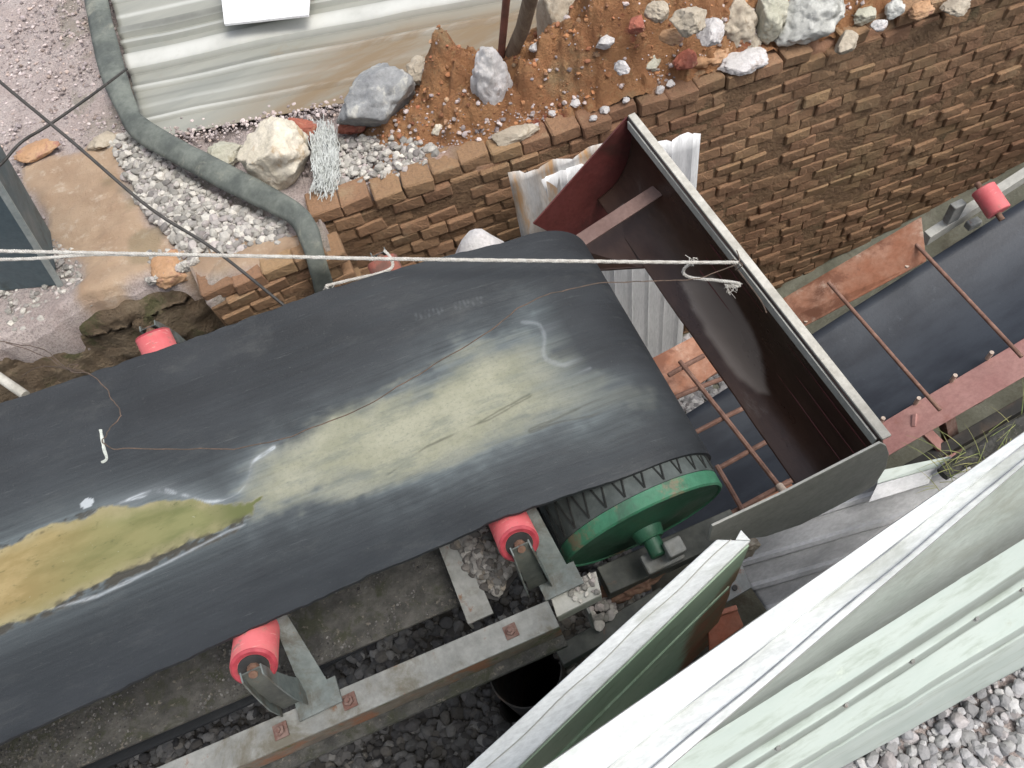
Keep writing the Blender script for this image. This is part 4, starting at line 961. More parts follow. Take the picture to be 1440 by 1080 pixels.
c0_, c1_ = pz(612, 757, .27), pz(645, 748, .27); c2_, c3_ = pz(694, 862, .268), pz(658, 878, .268)
mb = MB(); mb.prism([c0_ + (c0_ - c3_) * 1.5, c1_ + (c1_ - c2_) * 1.5, c2_, c3_], (0, 0, -.008)); w0_ = c0_ + (c0_ - c3_) * 1.5 - (0, 0, .0085); mb.prism([w0_, c3_ - (0, 0, .0085), c3_ - (0, 0, .055), w0_ - (0, 0, .0465)], (.006, 0, 0)); obj('cross_member', mb, M['grey_steel'], conv, bevel=.0015)
mb = MB(); mb.prism([pz(640, 745, .255), pz(705, 725, .255), pz(735, 800, .255), pz(700, 845, .255), pz(680, 840, .255)], (0, 0, -.006)); obj('gusset_plate', mb, M['black_steel'], conv)
def heap(poly, z, n_, s0, s1, rise):
    A_ = np.array(W2(poly, z)); p, s_ = scatter(A_.tolist(), n_, s0, s1, z, edge=.004); d = poly_sd(p[:, :2], A_)
    p[:, 2] = z + s_ * .4 + np.minimum(d, .05) / .05 * rise * NR.rand(len(p)); return p, s_
p, s_ = heap([(636, 757), (700, 735), (722, 800), (700, 838), (664, 812)], .258, 700, .006, .017, .05)
pebbles('frame_gravel', p, s_, M['gravel_mid'], 'grey gravel heaped on the frame plate left of the right near roller', 'gravel', big=True)
p, s_ = heap([(755, 870), (830, 850), (905, 830), (870, 890), (800, 950)], -.16, 900, .006, .018, .06)
pebbles('beam_gravel', p, s_, M['gravel_mid'], 'grey brown gravel heaped under the green drum beside the black pipe', 'gravel', big=True)
p, s_ = heap([(826, 858), (850, 840), (870, 855), (842, 885)], .02, 30, .011, .018, .02)
pebbles('pale_stones', p, s_, M['gravel_white'], 'few pale stones lying behind the upright plate below the drum', 'gravel', big=True)
k = 26; x = NR.uniform(.065, .16, k); y = NR.uniform(.435, .49, k); s_ = .004 + .006 * NR.rand(k); qq = np.array([e1_ + (e2_ - e1_) * (.35 + .6 * a_) + (e4_ - e1_) * (.12 + .7 * b_) for a_, b_ in NR.rand(k, 2)])
pebbles('bracket_grit', qq + np.column_stack([0 * s_, 0 * s_, s_ * .6]), s_, M['gravel_white'], 'few pale chips lying on the beam end by the green drum', 'grit')
k = 14; x = NR.uniform(.15, .21, k); y = NR.uniform(.39, .44, k); s_ = .008 + .007 * NR.rand(k)
# bolts on the near frame
for bx in (-.60, -.455, -.09, -1.2, -1.05):
    mb = MB(); z = fz(bx); t_ = -math.atan(.125)
    mb.box((bx, .430, z + .0035), (.030, .030, .004)); mb.lathe((bx, .430, z + .006), (0, 0, 1), [(0, .0105), (.008, .0105), (.0085, .0055), (.016, .0055)], 6)
    obj('bolt', mb, M['bolt'], conv)
# support bar + clod near the pulley
mb = MB(); mb.bar((.16, .50, .075), (.55, .50, .03), .075, .05); obj('pulley_beam', mb, M['bracket_dark'], conv, bevel=.003)
mb = MB(); mb.bar((-.02, .40, -.02), (.30, .42, -.02), .05, .05); obj('lower_beam', mb, M['bracket_dark'], conv, bevel=.003)
p = py_(888, 812, .50); rock('dirt_clod', (p[0] - .01, .475, p[2] + .03), (.17, .07, .07), M['shaft_rust'], 'rusty brown lump of dirt on the beam under the green drum', 'dirt clod', 77, -.1, rough=.4, cuts=2, cut=1.1)
# open steel pipe (the black hole)
c = PIPE
mb = MB(); mb.lathe((c[0], c[1], -1.35), (0, 0, 1), [(0, .098), (1.30, .098), (1.30, .094), (.01, .094)], 40)
pp = obj('open_pipe', mb, M['black_steel'], smooth=40, label='open black steel pipe mouth below the near frame beam', cat='pipe')

# rollers with brackets
def make_roller(loc, rz, label, wide=True):
    r = thing('idler_roller', loc, label, 'roller', 'red idler rollers along the upper belt')
    L = np.array(loc, float); tilt = math.radians(35)
    ax = np.array((0, math.cos(tilt), -math.sin(tilt))); R0 = .045
    mb = MB(); mb.lathe(L, ax, [(.0, .034), (-.003, .040), (.0, R0 - .002), (.003, R0), (.215, R0), (.218, R0 - .003), (.218, 0.0)], 40); mb.f = mb.f; obj('roller_shell', mb, M['roller'], r, smooth=35)
    mb = MB(); mb.lathe(L, ax, [(.006, .030), (-.001, .031), (-.0035, .0395), (.0005, .0445), (.002, .0445)], 40); obj('roller_end', mb, M['roller_face'], r, smooth=35)
    mb = MB(); mb.lathe(L - ax * .0025, ax, [(0, .0), (.0, .0300), (.002, .0300)], 28); obj('roller_recess', mb, M['black_steel'], r, smooth=40)  # black disc paints the dark of the recess in the roller end
    mb = MB(); mb.lathe(L - ax * .022, ax, [(0, .005), (.0, .009), (.010, .009), (.0105, .013), (.020, .013), (.0205, .008), (.03, .008)], 8); obj('roller_shaft', mb, M['shaft_rust'], r, smooth=40)
    # fork bracket: channel strip from the shaft, down and out to the beam
    prof = [(-.026, .018), (-.040, -.02), (-.052, -.06), (-.062, -.10), (-.066, -.165)]
    for s_ in (-1, 1):
        xx = s_ * .0205; po = [L + (xx + s_ * .002 * i, y, z) for i, (y, z) in enumerate(prof)]; pi = [L + (xx + s_ * .002 * i, y + .020 + .009 * i, z + .002) for i, (y, z) in enumerate(prof)]
        mb = MB()
        for i in range(len(prof) - 1): mb.add([po[i], po[i + 1], pi[i + 1], pi[i]], [(0, 1, 2, 3)])
        me_v = []; k_ = len(prof); mb = MB(); mb.add(po + pi, [(i, i + 1, k_ + i + 1, k_ + i) for i in range(k_ - 1)])
        obj('fork_cheek', mb, M['bracket'], r, solid=.003)
    mb = MB()
    for i in range(len(prof) - 1):
        (y0, z0), (y1, z1) = prof[i], prof[i + 1]
        mb.prism([L + (-.0203, y0 + .014, z0), L + (.0203, y0 + .014, z0), L + (.0225, y1 + .014, z1), L + (-.0225, y1 + .014, z1)], (0, .003, 0))
    obj('fork_web', mb, M['bracket_dark'], r)
    mb = MB(); mb.prism([L + (.040, .13, -.03), L + (.064, .13, -.03), L + (.080, -.040, -.165), L + (.024, -.040, -.165)], (0, .004, .002)); obj('side_plate', mb, M['bracket'], r)
    mb = MB(); mb.box(L + (.050, -.062, -.168), (.095, .055, .006)); obj('foot_plate', mb, M['bracket'], r)
    return r
def zb(x): return float(belt_top(x)) - .045 - TB - .006
r1 = make_roller(tuple(pz(357, 938, .575)), 0, 'red roller under the near belt edge beside the wide tray')
r2 = make_roller(tuple(pz(730, 765, .475)), 0, 'red roller under the near belt edge, next to the green drum')
def copy_thing(r, loc, rz, label, sc=1.0):
    q = r.copy(); COL.objects.link(q); q.location = loc; q.rotation_euler = (0, 0, rz); q['label'] = label
    for ch in r.children:
        cc = ch.copy(); COL.objects.link(cc); cc.parent = q
    return q
copy_thing(r1, tuple(pz(214, 470, .50)), math.pi, 'red roller end beyond the far belt edge, above the mossy bank')
rr_ = copy_thing(r1, tuple(pz(537, 366, .39)), math.pi, 'rusty red roller end beyond the far belt edge, under the white rope')
for ch in rr_.children:
    if ch.name.startswith(('roller_shell', 'roller_end')): ch.data = ch.data.copy(); ch.data.materials[0] = M['roller_rusty']
copy_thing(r1, (-1.25, .49, .655), 0, 'red roller under the near belt edge at the frame corner')
# pale bearing cone at the far side
mb = MB(); p = pz(672, 345, .36)
mb.lathe((p[0], p[1], p[2] - .12), (0, 0, 1), [(0, .10), (.06, .085), (.12, .055), (.155, .03), (.16, 0)], 20); v = np.array(mb.v); v[:, :2] += (.006 * fbm(v[:, 0] * 30, v[:, 2] * 30))[:, None]; mb.v = [tuple(q) for q in v]
bl = thing('bearing_cap', tuple(p), 'pale lumpy bearing cap with a short pin beyond the far belt edge', 'bearing cap')
obj('cap_body', mb, M['r_white'], bl, smooth=60)
mb = MB(); mb.tube([p + (0, 0, .0), p + (0.004, 0, .035)], .007, 10); obj('pin', mb, M['pale_bolt'], bl, smooth=40)


# ------------------------------------------------------------------ deflector hood
ZR = .35
A = pz(882, 165, ZR); B = pz(1240, 620, ZR); xr = .857; yF, yN = A[1], B[1]
hood = thing('deflector_hood', (xr, (yF + yN) / 2, 0), 'large dark steel deflector hood with a pale rim standing over the belt end', 'chute')
prof = [(xr, ZR), (xr + .014, ZR - .05), (xr + .012, ZR - .12), (xr - .01, ZR - .20), (xr - .055, ZR - .265), (xr - .12, ZR - .30)]
pp_ = cr(np.array(prof), 10)
ys_ = np.linspace(yN + .002, yF - .002, 160)
G = np.array([[(x - .012 * 0, y, z) for (x, z) in pp_] for y in ys_]); G[:, :, 0] += .003 * fbm(G[:, :, 1] * 4, G[:, :, 2] * 5, 2)
bp = obj('back_plate', MB().grid(G), M['hood_in'], hood, smooth=50, solid=.006)
BP = [py_(*q, 1.0) for q in []]
pp2 = np.array([prj(q) for q in G.reshape(-1, 3)]); BARE = [(962, 398), (1000, 392), (1030, 420), (1058, 470), (1078, 525), (1084, 556), (1066, 556), (1040, 530), (1005, 480), (975, 435)]
sdp = poly_sd(pp2, BARE) + 5 * fbm(G[:, :, 1].ravel() * 9, G[:, :, 2].ravel() * 9, 2); attr(bp, 'bare', sstep(-5, 4, sdp))
mb = MB(); mb.box((xr + .012, (yF + yN) / 2, ZR + .004), (.024, yF - yN, .008)); obj('rim_flange', mb, M['rim'], hood, bevel=.002)
mb = MB(); mb.box((xr - .0045, (yF + yN) / 2, ZR - .0205), (.005, (yF - yN) - .02, .03)); obj('rim_stiffener', mb, M['hood_grey'], hood, bevel=.001)
for dz in (.10, .155, .205):   # weld ridges along the plate
    xx = np.interp(-(ZR - dz), -pp_[:, 1], pp_[:, 0]) - .004
    mb = MB(); mb.tube([(xx + .002 * math.sin(q * 9), q, ZR - dz + .003 * math.sin(q * 5)) for q in np.linspace(yN + .03, yN + .75, 14)], .0018, 5); obj('weld_ridge', mb, M['hood_red'], hood)
# near side plate
out = [py_(*q, yN) for q in [(1000, 737), (1100, 690), (1236, 620), (1244, 624), (1248, 635), (1244, 655), (1228, 680), (1200, 696), (1170, 712), (1125, 735), (1075, 752), (1030, 757), (995, 757)]]
mb = MB(); mb.prism(out, (0, -.006, 0)); obj('near_side_plate', mb, M['hood_grey'], hood, bevel=.001)
out = [py_(*q, yF) for q in [(882, 165), (750, 315), (798, 340), (838, 380), (905, 378), (960, 360), (925, 250)]]
mb = MB(); mb.prism(out, (0, .006, 0)); obj('far_side_plate', mb, M['hood_red'], hood, bevel=.001)
# lower inner plate joining far side to the back (dark)
mb = MB(); mb.prism([pz(905, 376, .05), pz(838, 380, -.02), pz(800, 345, .02), pz(900, 268, .1)], (0, 0, -.006)); obj('floor_plate', mb, M['hood_in'], hood)
# cross bar
a_, b_ = pz(798, 350, .20), pz(925, 268, .20)
mb = MB(); mb.bar(a_, b_, .05, .005); obj('cross_angle', mb, M['cross'], hood, bevel=.001, label='brownish angle iron across the hood')

# ------------------------------------------------------------------ upright white sheet against the wall
x0 = py_(714, 240, 1.99); x1 = py_(985, 190, 1.86)
P0 = np.array((x0[0], 1.99, -1.75)); U = np.array((x1[0] - x0[0], 1.86 - 1.99, 0))
corrugated('upright_sheet', P0, U, np.array((0, .0, 1.72)), ribprof(9, .008, .22, .25), 10, 24, M['white_sheet'], .006, seed=8, rag=.02, label='white corrugated sheet standing upright in the pit behind the hood', cat='metal sheet')
x2 = py_(835, 240, 1.98)
corrugated('upright_sheet', np.array((x0[0] - .005, 1.955, -.42)), np.array((x2[0] - x0[0] + .1, -.02, 0)), np.array((0, .02, .44)), ribprof(6, .006, .22, .2), 8, 12, M['dirty_sheet'], .008, seed=2, rag=.06, label='rust stained ragged sheet top between the brick wall and the hood', cat='metal sheet')

# ------------------------------------------------------------------ lower conveyor
def lz(x): return -.60 + .36 * (x - 1.36)
c2 = thing('lower_conveyor', (1.4, 1.0, -.6), 'lower belt conveyor rising to the right in the pit behind the hood', 'conveyor')
xs = np.linspace(.25, 4.6, 60); vv = np.linspace(-1, 1, 15); X, Vv = np.meshgrid(xs, vv, indexing='ij')
Yb = .94 + .235 * Vv; G = np.stack([X, Yb, lz(X) + .05 * np.abs(Vv) ** 2 - .02], 2); obj('lower_belt', MB().grid(G), M['belt2'], c2, smooth=60, solid=.010)
# far skirt, near skirt
def strip(y0, z0, y1, z1, xa, xb, th=.008):
    mb = MB(); mb.prism([(xa, y0, lz(xa) + z0), (xb, y0, lz(xb) + z0), (xb, y1, lz(xb) + z1), (xa, y1, lz(xa) + z1)], (0, 0, th)); return mb
ba, bb = pz(1125, 463, -.575), pz(1302, 368, -.33); ta, tb = pz(1092, 426, -.47), pz(1295, 306, -.20)
bl_ = ba + (ba - bb) * 1.05; tl_ = ta + (ta - tb) * .9
mb = MB(); mb.prism([bl_, bb, tb, tl_], (0, 0, .006))
obj('far_skirt', mb, M['rust_orange'], c2, bevel=.001)
obj('near_skirt', strip(.745, .035, .625, .09, 1.02, 2.6), M['rust_pink'], c2, bevel=.001)
obj('near_skirt', strip(.745, .035, .64, .06, .55, 1.0), M['rust_orange'], c2, bevel=.001)
for (pa, pb, zz) in (((1165, 397), (1322, 577), -.37), ((1271, 325), (1437, 502), -.28)):
    mb = MB(); mb.tube([pz(*pa, zz), pz(*pb, zz)], .007, 10); obj('tie_rod', mb, M['rod'], c2, smooth=40)
for px, py in ((1131, 453), (1178, 427), (1226, 401), (1273, 376)):
    p = pz(px, py, -.575 + .245 * (px - 1125) / 177 + .012); mb = MB(); mb.tube([p - (0, 0, .02), p + (0, -.004, .016)], .0075, 8); obj('skirt_bolt', mb, M['pale_bolt'], c2, smooth=40)
for px, py in ((1241, 590), (1291, 562), (1342, 530), (1393, 498)):
    p = pz(px, py, -.5)
    for _ in range(5): p = pz(px, py, lz(p[0]) + .075)
    mb = MB(); mb.tube([p - (0, 0, .03), p + (0, 0, .012)], .0075, 8); obj('skirt_bolt', mb, M['pale_bolt'], c2, smooth=40)
# far stringer beam and roller
mb = MB(); mb.prism([(1.86, 1.235, lz(1.86) + .06), (4.6, 1.235, lz(4.6) + .06), (4.6, 1.27, lz(4.6) + .06), (1.86, 1.27, lz(1.86) + .06)], (0, 0, -.05)); obj('far_stringer', mb, M['hood_grey'], c2, bevel=.002)
mb = MB(); mb.prism([(1.3, .57, lz(1.3) - .1), (4.6, .57, lz(4.6) - .1), (4.6, .61, lz(4.6) - .1), (1.3, .61, lz(1.3) - .1)], (0, 0, -.06)); obj('near_stringer', mb, M['black_steel'], c2, bevel=.002)
q = py_(1342, 298, 1.25)
mb = MB(); mb.box(q, (.05, .03, .09)); mb.box(q + (.06, -.05, -.05), (.05, .03, .03)); obj('stringer_bracket', mb, M['grey_steel'], c2, bevel=.004)
q = py_(1393, 275, 1.20)
rr = thing('idler_roller', tuple(q), 'red roller beside the lower belt in the upper right corner', 'roller')
mb = MB(); mb.lathe(q + (0, .04, 0), (.0, -1, -.3), [(0, .02), (0, .036), (.003, .040), (.10, .040), (.103, .037), (.103, 0)], 32); obj('roller_shell', mb, M['roller'], rr, smooth=35)
mb = MB(); mb.lathe(q + (0, .07, .0), (.0, -1, -.3), [(0, .01), (.16, .01)], 12); obj('roller_shaft', mb, M['shaft_rust'], rr, smooth=35)
# rebar grid
gr = thing('rebar_grid', tuple(pz(1030, 610, -.3)), 'rusty welded rebar grid hanging between the drum and the hood', 'rebar grid')
for a_, b_, z in (((956, 508), (1102, 692), -.30), ((1008, 655), (1050, 728), -.26), ((935, 565), (1022, 530), -.31), ((978, 608), (1062, 566), -.31), ((1008, 660), (1095, 612), -.31), ((1000, 738), (1120, 672), -.28), ((940, 528), (990, 500), -.31)):
    mb = MB(); A_, B_ = pz(*a_, z), pz(*b_, z); mb.tube([A_, (A_ + B_) / 2 + (0, 0, .004), B_], .0085, 8); obj('bar', mb, M['rod'], gr, smooth=40)
mb = MB(); q = pz(1095, 683, -.27); mb.tube([q, q + (0, -.03, .01)], .013, 10); obj('weld_nut', mb, M['pale_bolt'], gr, smooth=40)
# rusty plates and stained ledge by the drum
mb = MB(); mb.prism([pz(905, 510, -.42), pz(985, 468, -.42), pz(1012, 520, -.42), pz(940, 570, -.45)], (0, 0, -.008)); obj('rusty_plate', mb, M['rust_orange'], label='rusty orange plate behind the belt end under the rebar grid', cat='plate')
mb = MB(); mb.prism([pz(1005, 745, -.36), pz(1110, 690, -.36), pz(1128, 712, -.42), pz(1030, 765, -.42)], (0, 0, -.02)); obj('rusty_plate', mb, M['rust_orange'], label='rusty plate under the grey side of the hood', cat='plate')
p = pz(1012, 762, -.10); rock('concrete_lump', (p[0], p[1], -.14), (.20, .10, .10), M['r_tan'], 'brown concrete lump between the green drum and the grey sheets', 'concrete lump', 88, -.4, rough=.15, cuts=5, cut=.85, sq=True)
# grey sheets low in the pit
corrugated('grey_sheet', pz(1000, 745, -.40), pz(1110, 905, -.66) - pz(1000, 745, -.40), pz(1352, 640, -.34) - pz(1000, 745, -.40), ribprof(5, .013, .3, .08), 30, 60, M['grey_sheet'], .007, seed=4, label='dull grey corrugated sheet lying low in the pit beyond the white fence cap', cat='metal sheet')
mb = MB(); mb.prism([pz(1236, 662, -.29), pz(1338, 641, -.29), pz(1318, 657, -.30), pz(1234, 680, -.30)], (0, 0, -.006)); obj('sheet_flashing', mb, M['mint'], label='pale mint folded strip along the top of the grey sheet', cat='flashing')
mb = MB(); mb.prism([pz(1234, 681, -.30), pz(1316, 658, -.30), pz(1306, 680, -.31), pz(1222, 706, -.31)], (0, 0, -.006)); obj('sheet_flashing', mb, M['grey_sheet'], label='grey bent strip just below the mint strip on the grey sheet', cat='flashing')
# earthy pipe on the near side of lower conveyor
pts_ = [pz(1325, 668, -.28), pz(1350, 650, -.27), pz(1385, 632, -.26), pz(1415, 612, -.25), pz(1470, 580, -.22)]
mb = MB(); mb.tube(pts_, [.020, .024, .026, .028, .03], 16); v = np.array(mb.v); v += (.004 * fbm(v[:, 0] * 25, v[:, 1] * 25, v[:, 2] * 25))[:, None]; mb.v = [tuple(q) for q in v]
obj('dirty_pipe', mb, M['tray'], smooth=60, label='dirt covered pipe running along the pit edge at the right', cat='pipe')
mb = MB(); mb.bar(pz(1285, 590, -.5), pz(1345, 650, -.75), .05, .012); obj('strut', mb, M['rust_pink'], c2, bevel=.001)
mb = MB(); mb.bar(pz(1330, 585, -.6), pz(1342, 640, -.8), .06, .03); mb.lathe(pz(1372, 570, -.55), (0, 1, .2), [(0, .03), (.05, .03)], 16); obj('red_motor_mount', mb, M['bolt'], c2, bevel=.001)
# grass blades
gm = MB()
for i in range(46):
    px = RND.uniform(1310, 1440); py = 668 - (px - 1320) * .62 + RND.uniform(-18, 26)
    p = pz(px, py, -.25); an = RND.uniform(0, 6.28); L = RND.uniform(.04, .15)
    gm.tube([p + (L * t * math.cos(an), L * t * math.sin(an), L * (.9 * t - .5 * t * t)) for t in np.linspace(0, 1, 6)], [.0014, .0014, .0012, .0009, .0006, .0003], 4)
obj('dry_grass', gm, M['grass'], label='dry grass blades growing along the dirty pipe at the pit edge', cat='grass', kind='stuff')

# ------------------------------------------------------------------ green panel with white cap
gp = thing('green_panel', tuple(pz(900, 900, .4)), 'short green sheet panel with a white folded cap, nearest the drum', 'panel')
zc = .75
a0, a1 = pz(1008, 758, zc), pz(655, 1080, zc); b0, b1 = pz(1056, 760, zc), pz(728, 1080, zc)
da, db = (a1 - a0), (b1 - b0)
a1, b1 = a0 + da * 1.5, b0 + db * 1.5
mb = MB(); mb.prism([a0, a1, b1, b0], (0, 0, -.012)); n1 = pz(1042, 745, zc + .001)
mb.prism([a0 + (.012, 0, .0), (a0 + b0) / 2 , n1, b0 + (0, 0, 0)][0:4], (0, 0, -.0115)) if False else None
obj('white_cap', mb, M['cap_white'], gp, bevel=.003)
mb = MB(); q0 = a0 * .45 + b0 * .55; mb.prism([q0, b0, n1 + (.0, .0, 0)], (0, 0, -.011)); obj('cap_corner', mb, M['cap_white'], gp, bevel=.001)
mb = MB(); c_ = .5
for t in (.42,):
    l0, l1 = a0 * (1 - t) + b0 * t + (0, 0, .0008), a1 * (1 - t) + b1 * t + (0, 0, .0008); mb.tube([l0 + (l1 - l0) * s + (0, .0015 * math.sin(s * 30), 0) for s in np.linspace(0, .9, 40)], .0009, 4)
obj('cap_crease', mb, M['hood_grey'], gp)
e0, e1 = b0 + (-.004, -.002, -.0125), b1 + (-.004, -.002, -.0125)
corr = []
tt = np.linspace(0, 1, 60); hh_ = np.linspace(0, 1, 24)
Gp = np.array([[e0 + (e1 - e0) * a_ + np.array((0, .004 * (1 if 6 < j_ < 9 else 0), -.85 * b_)) for j_, b_ in enumerate(hh_)] for a_ in tt])
gs = obj('panel_sheet', MB().grid(Gp), M['green_panel'], gp, solid=.003)
Aa, Bb = np.meshgrid(tt, hh_, indexing='ij'); attr(gs, 'rust', (sstep(.02, .5, Bb - Aa * 1.1 + .10) * sstep(-.05, .22, .22 - Aa)).ravel())
mb = MB(); mb.bar(e0 + (-.02, -.004, -.22), e1 + (0, -.004, -.22), .012, .02); obj('panel_rib', mb, M['green_panel'], gp, bevel=.002)
# gusset plate and orange angle behind it
mb = MB(); q = [pz(1002, 800, .30), pz(1035, 775, .30), pz(1057, 826, .30), pz(1008, 855, .30)]; mb.prism(q, (0, 0, -.01)); gu = obj('steel_gusset', mb, M['grey_steel'], label='grey steel plate with bolt holes beside the end of the green panel', cat='plate', bevel=.001)
mb = MB(); 
for px, py in ((1033, 827), (1014, 812)):
    q = pz(px, py, .301); mb = MB(); mb.lathe(q, (0, 0, 1), [(0, .006), (.006, .006)], 12); obj('bolt', mb, M['black_steel']).parent = gu

mb = MB(); mb.prism([pz(995, 868, .15), pz(1036, 855, .15), pz(1046, 880, .12), pz(998, 915, .12)], (0, 0, -.02)); mb.bar(pz(995, 868, .155), pz(1036, 855, .155), .012, .02); obj('orange_angle', mb, M['red_part'], bevel=.002, label='small orange red painted angle between the green panel and the fence cap', cat='angle iron')

# ------------------------------------------------------------------ near fence
fence = thing('sheet_fence', tuple(pz(1200, 1000, 0.3)), 'mint green sheet fence with a broad white cap in the near corner', 'fence')
lines = [((764, 1080), (1440, 608), .985), ((766, 1080), (1440, 609), 1.0), ((850, 1080), (1440, 622), 1.004), ((856, 1080), (1440, 625), .990), ((862, 1080), (1440, 629), .992), ((937, 1080), (1440, 652), 1.0), ((939, 1080), (1440, 653), .975)]
def stations(lines, lo=-.9, hi=2.0, k=50):
    rows = []
    for (pa, pb, z) in lines:
        a_, b_ = pz(*pa, z), pz(*pb, z); rows.append([a_ + (b_ - a_) * t for t in np.linspace(lo, hi, k)])
    return np.array(rows)
G = stations(lines); G[:, :, 2] += .003 * fbm(G[:, :, 0] * 7, G[:, :, 1] * 7); obj('fence_cap', MB().grid(G), M['cap_white'], fence, smooth=25, solid=.002)
mb = MB()
for pa, pb, z, wv in (((853, 1080), (1440, 623.5), .9975, .0015), ((917, 1080), (1440, 645), 1.0015, .0008)):
    l0, l1 = pz(*pa, z), pz(*pb, z); m1 = MB(); m1.tube([l0 + (l1 - l0) * t + (0, wv * math.sin(t * 17), 0) for t in np.linspace(-.8, 1.9, 80)], .0011, 4); obj('cap_crease', m1, M['crease_shade'], fence)  # dark lines draw the shade in the creases of the cap
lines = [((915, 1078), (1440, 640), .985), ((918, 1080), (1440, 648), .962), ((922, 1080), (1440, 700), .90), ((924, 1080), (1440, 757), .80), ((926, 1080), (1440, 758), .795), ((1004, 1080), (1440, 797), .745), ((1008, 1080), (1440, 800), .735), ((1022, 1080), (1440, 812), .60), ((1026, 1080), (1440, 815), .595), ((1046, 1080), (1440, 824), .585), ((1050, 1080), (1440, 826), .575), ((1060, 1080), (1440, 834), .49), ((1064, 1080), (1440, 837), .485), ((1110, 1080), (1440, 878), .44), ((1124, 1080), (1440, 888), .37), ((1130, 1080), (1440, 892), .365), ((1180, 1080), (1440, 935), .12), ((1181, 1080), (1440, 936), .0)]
G0 = stations(lines[:4]); obj('fence_shade_band', MB().grid(G0), M['mint_shade'], fence, smooth=12, solid=.0015)  # band under the cap carries its shade as a greyer colour
lines = lines[3:]; G = stations(lines)
# keep the ribs real: push the lower ones in and out along the sheet normal
G[:, :, 2] += .006 * fbm(G[:, :, 0] * 5, G[:, :, 1] * 5, 3); G[:, :, 1] += .003 * fbm(G[:, :, 0] * 6, G[:, :, 1] * 6, 8)
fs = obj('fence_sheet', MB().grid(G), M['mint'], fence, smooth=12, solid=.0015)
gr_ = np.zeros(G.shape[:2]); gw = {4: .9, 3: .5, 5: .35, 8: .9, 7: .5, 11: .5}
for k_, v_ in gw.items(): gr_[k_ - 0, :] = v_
attr(fs, 'rib_shade', gr_)  # shade of the steep rib faces painted into the sheet colour
for t_ in np.linspace(-.3, 1.5, 9):     # fixing screws along the ribs
    q = G[6, int((t_ + .9) / 2.9 * 49)] * .5 + G[7, int((t_ + .9) / 2.9 * 49)] * .5
    m1 = MB(); m1.lathe(q + (0, -.001, 0), (0, -.35, .94), [(0, .006), (.0015, .006), (.002, .0035), (.006, .0035)], 8); obj('screw', m1, M['grey_steel'], fence)

# ------------------------------------------------------------------ ropes, cables, wires
def px_curve(st, k=8): return cr(np.array([pz(*s) for s in st]), k)
def twisted(path, r, strands=3, pitch=.022):
    mb = MB(); path = np.array(path); d = np.concatenate([[0], np.cumsum(np.linalg.norm(np.diff(path, axis=0), axis=1))])
    k = max(8, int(d[-1] / .006)); s = np.linspace(0, d[-1], k); P = np.stack([np.interp(s, d, path[:, i]) for i in range(3)], 1)
    T = np.gradient(P, axis=0); T /= np.linalg.norm(T, axis=1)[:, None] + 1e-9
    U = np.cross(T, (0, 0, 1)); U /= np.linalg.norm(U, axis=1)[:, None] + 1e-9; W = np.cross(T, U)
    for q in range(strands):
        ph = 2 * math.pi * (s / pitch + q / strands); mb.tube(P + (np.cos(ph)[:, None] * U + np.sin(ph)[:, None] * W) * r * .5, r * .55, 5)
    return mb
rp = thing('white_rope', tuple(pz(500, 360, .5)), 'white rope stretched from the left over the belt to the hood rim', 'rope')
obj('rope_run', twisted(px_curve([(-80, 352, .80), (0, 353, .78), (150, 356, .755), (400, 361, .70), (545, 364, .66), (780, 367, .57), (960, 369, .43), (1040, 369, .375)]), .0052), M['rope'], rp)
obj('rope_return', twisted(px_curve([(-80, 366, .74), (0, 365, .72), (60, 363, .70), (130, 358, .695), (220, 358.5, .67)]), .005), M['rope'], rp)
obj('rope_loop', twisted(px_curve([(972, 370, .39), (962, 378, .37), (962, 386, .355), (975, 391, .345), (1005, 394, .34), (1038, 398, .34), (1040, 402, .335), (1020, 403, .33)], 6), .005), M['rope'], rp)
mb = MB()
for i in range(14):
    a_ = pz(1018 + i, 399, .345); mb.tube([a_, a_ + NR.randn(3) * .006 + (0, -.01, -.005), a_ + NR.randn(3) * .011 + (0, -.02, -.01)], .0006, 4)
for i in range(10):
    a_ = pz(975 + NR.uniform(-3, 3), 366 + NR.uniform(-3, 4), .40); mb.tube([a_, a_ + NR.randn(3) * .005, a_ + NR.randn(3) * .008], .001, 4)
obj('rope_fray', mb, M['rope'], rp)['kind'] = 'stuff'
r3 = twisted(px_curve([(540, 352, .47), (549, 362, .46), (552, 375, .45), (535, 384, .455), (500, 392, .46), (458, 402, .47)], 6), .005); 
for i in range(6):
    a_ = pz(458, 403, .47); r3.tube([a_, a_ + NR.randn(3) * .006 + (0, -.012, 0), a_ + NR.randn(3) * .01 + (0, -.02, 0)], .001, 4)
obj('white_rope', r3, M['rope'], label='short white rope end looped round the rusty roller at the far belt edge', cat='rope')
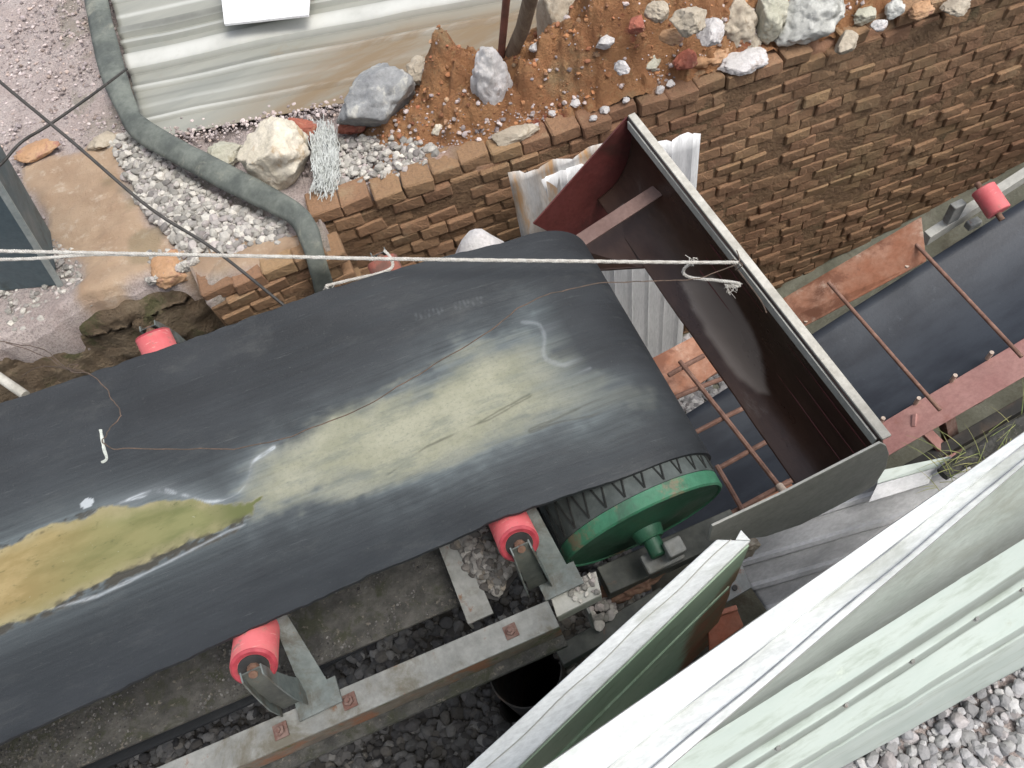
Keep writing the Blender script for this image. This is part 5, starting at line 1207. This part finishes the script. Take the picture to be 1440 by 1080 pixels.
mb = MB(); mb.tube(px_curve([(-60, 60, 1.0), (0, 115, .95), (100, 198, .85), (210, 292, .72), (300, 350, .62), (400, 430, .50), (430, 455, .44)]), .0045, 8); obj('black_cable', mb, M['cable'], smooth=60, label='black cable running diagonally from the left edge down to the belt', cat='cable')
mb = MB(); mb.tube(px_curve([(-40, 262, .5), (0, 232, .5), (30, 200, .5), (70, 175, .5), (130, 133, .45), (178, 97, .30)]), .005, 8); obj('thin_cable', mb, M['cable'], smooth=60, label='thin dark cable ending at the rubber strip, crossing the black cable', cat='cable')
def wire(st, r=.0017, k=8):
    P = px_curve(st, k); P = P + .0025 * np.stack([fbm(np.arange(len(P)) * .4, P[:, 0] * 0 + i) for i in range(3)], 1); return MB().tube(P, r, 5)
wr = thing('rusty_wire', tuple(pz(150, 627, .66)), 'thin rusty wire wandering over the belt from the left to the hood', 'wire')
obj('wire_run', wire([(-20, 478, .50), (30, 485, .52), (62, 492, .56), (85, 510, .6), (100, 522, .62), (130, 528, .64), (150, 550, .65), (168, 578, .66), (165, 592, .66), (148, 612, .67), (146, 625, .67), (180, 631, .65), (270, 631, .62), (350, 629, .62), (430, 606, .62), (520, 568, .62), (600, 520, .61), (690, 465, .61), (735, 430, .61), (790, 408, .60), (850, 399, .56), (920, 395, .49), (975, 392, .43), (1036, 372, .38)], .0013), M['wire'], wr)
obj('wire_tangle', wire([(10, 483, .5), (60, 500, .5), (95, 520, .55), (110, 512, .56), (95, 516, .56), (118, 524, .58), (60, 515, .5), (30, 530, .45)], .0012), M['wire'], wr)
mb = MB()
for i in range(6):
    o_ = NR.uniform(-1.2, 1.2); mb.tube(px_curve([(141 + o_, 604, .68), (144 - o_, 618, .672), (146 + o_, 632, .668), (150, 645, .665), (145 - 2 * abs(o_), 650, .665)], 4), .0028, 6)
obj('tied_rag', mb, M['cloth'], label='pale rag strip knotted round the rusty wire above the belt', cat='rag')
mb = MB(); mb.tube(px_curve([(1036, 352, .37), (1040, 366, .38), (1034, 380, .36), (1044, 372, .385), (1030, 368, .36), (1068, 420, .352), (1078, 440, .35)], 6), .0016, 5); obj('wire_knot', mb, M['wire'], wr)
# twisted rope fragments and pebbles on beams
print('objects', len(bpy.data.objects))
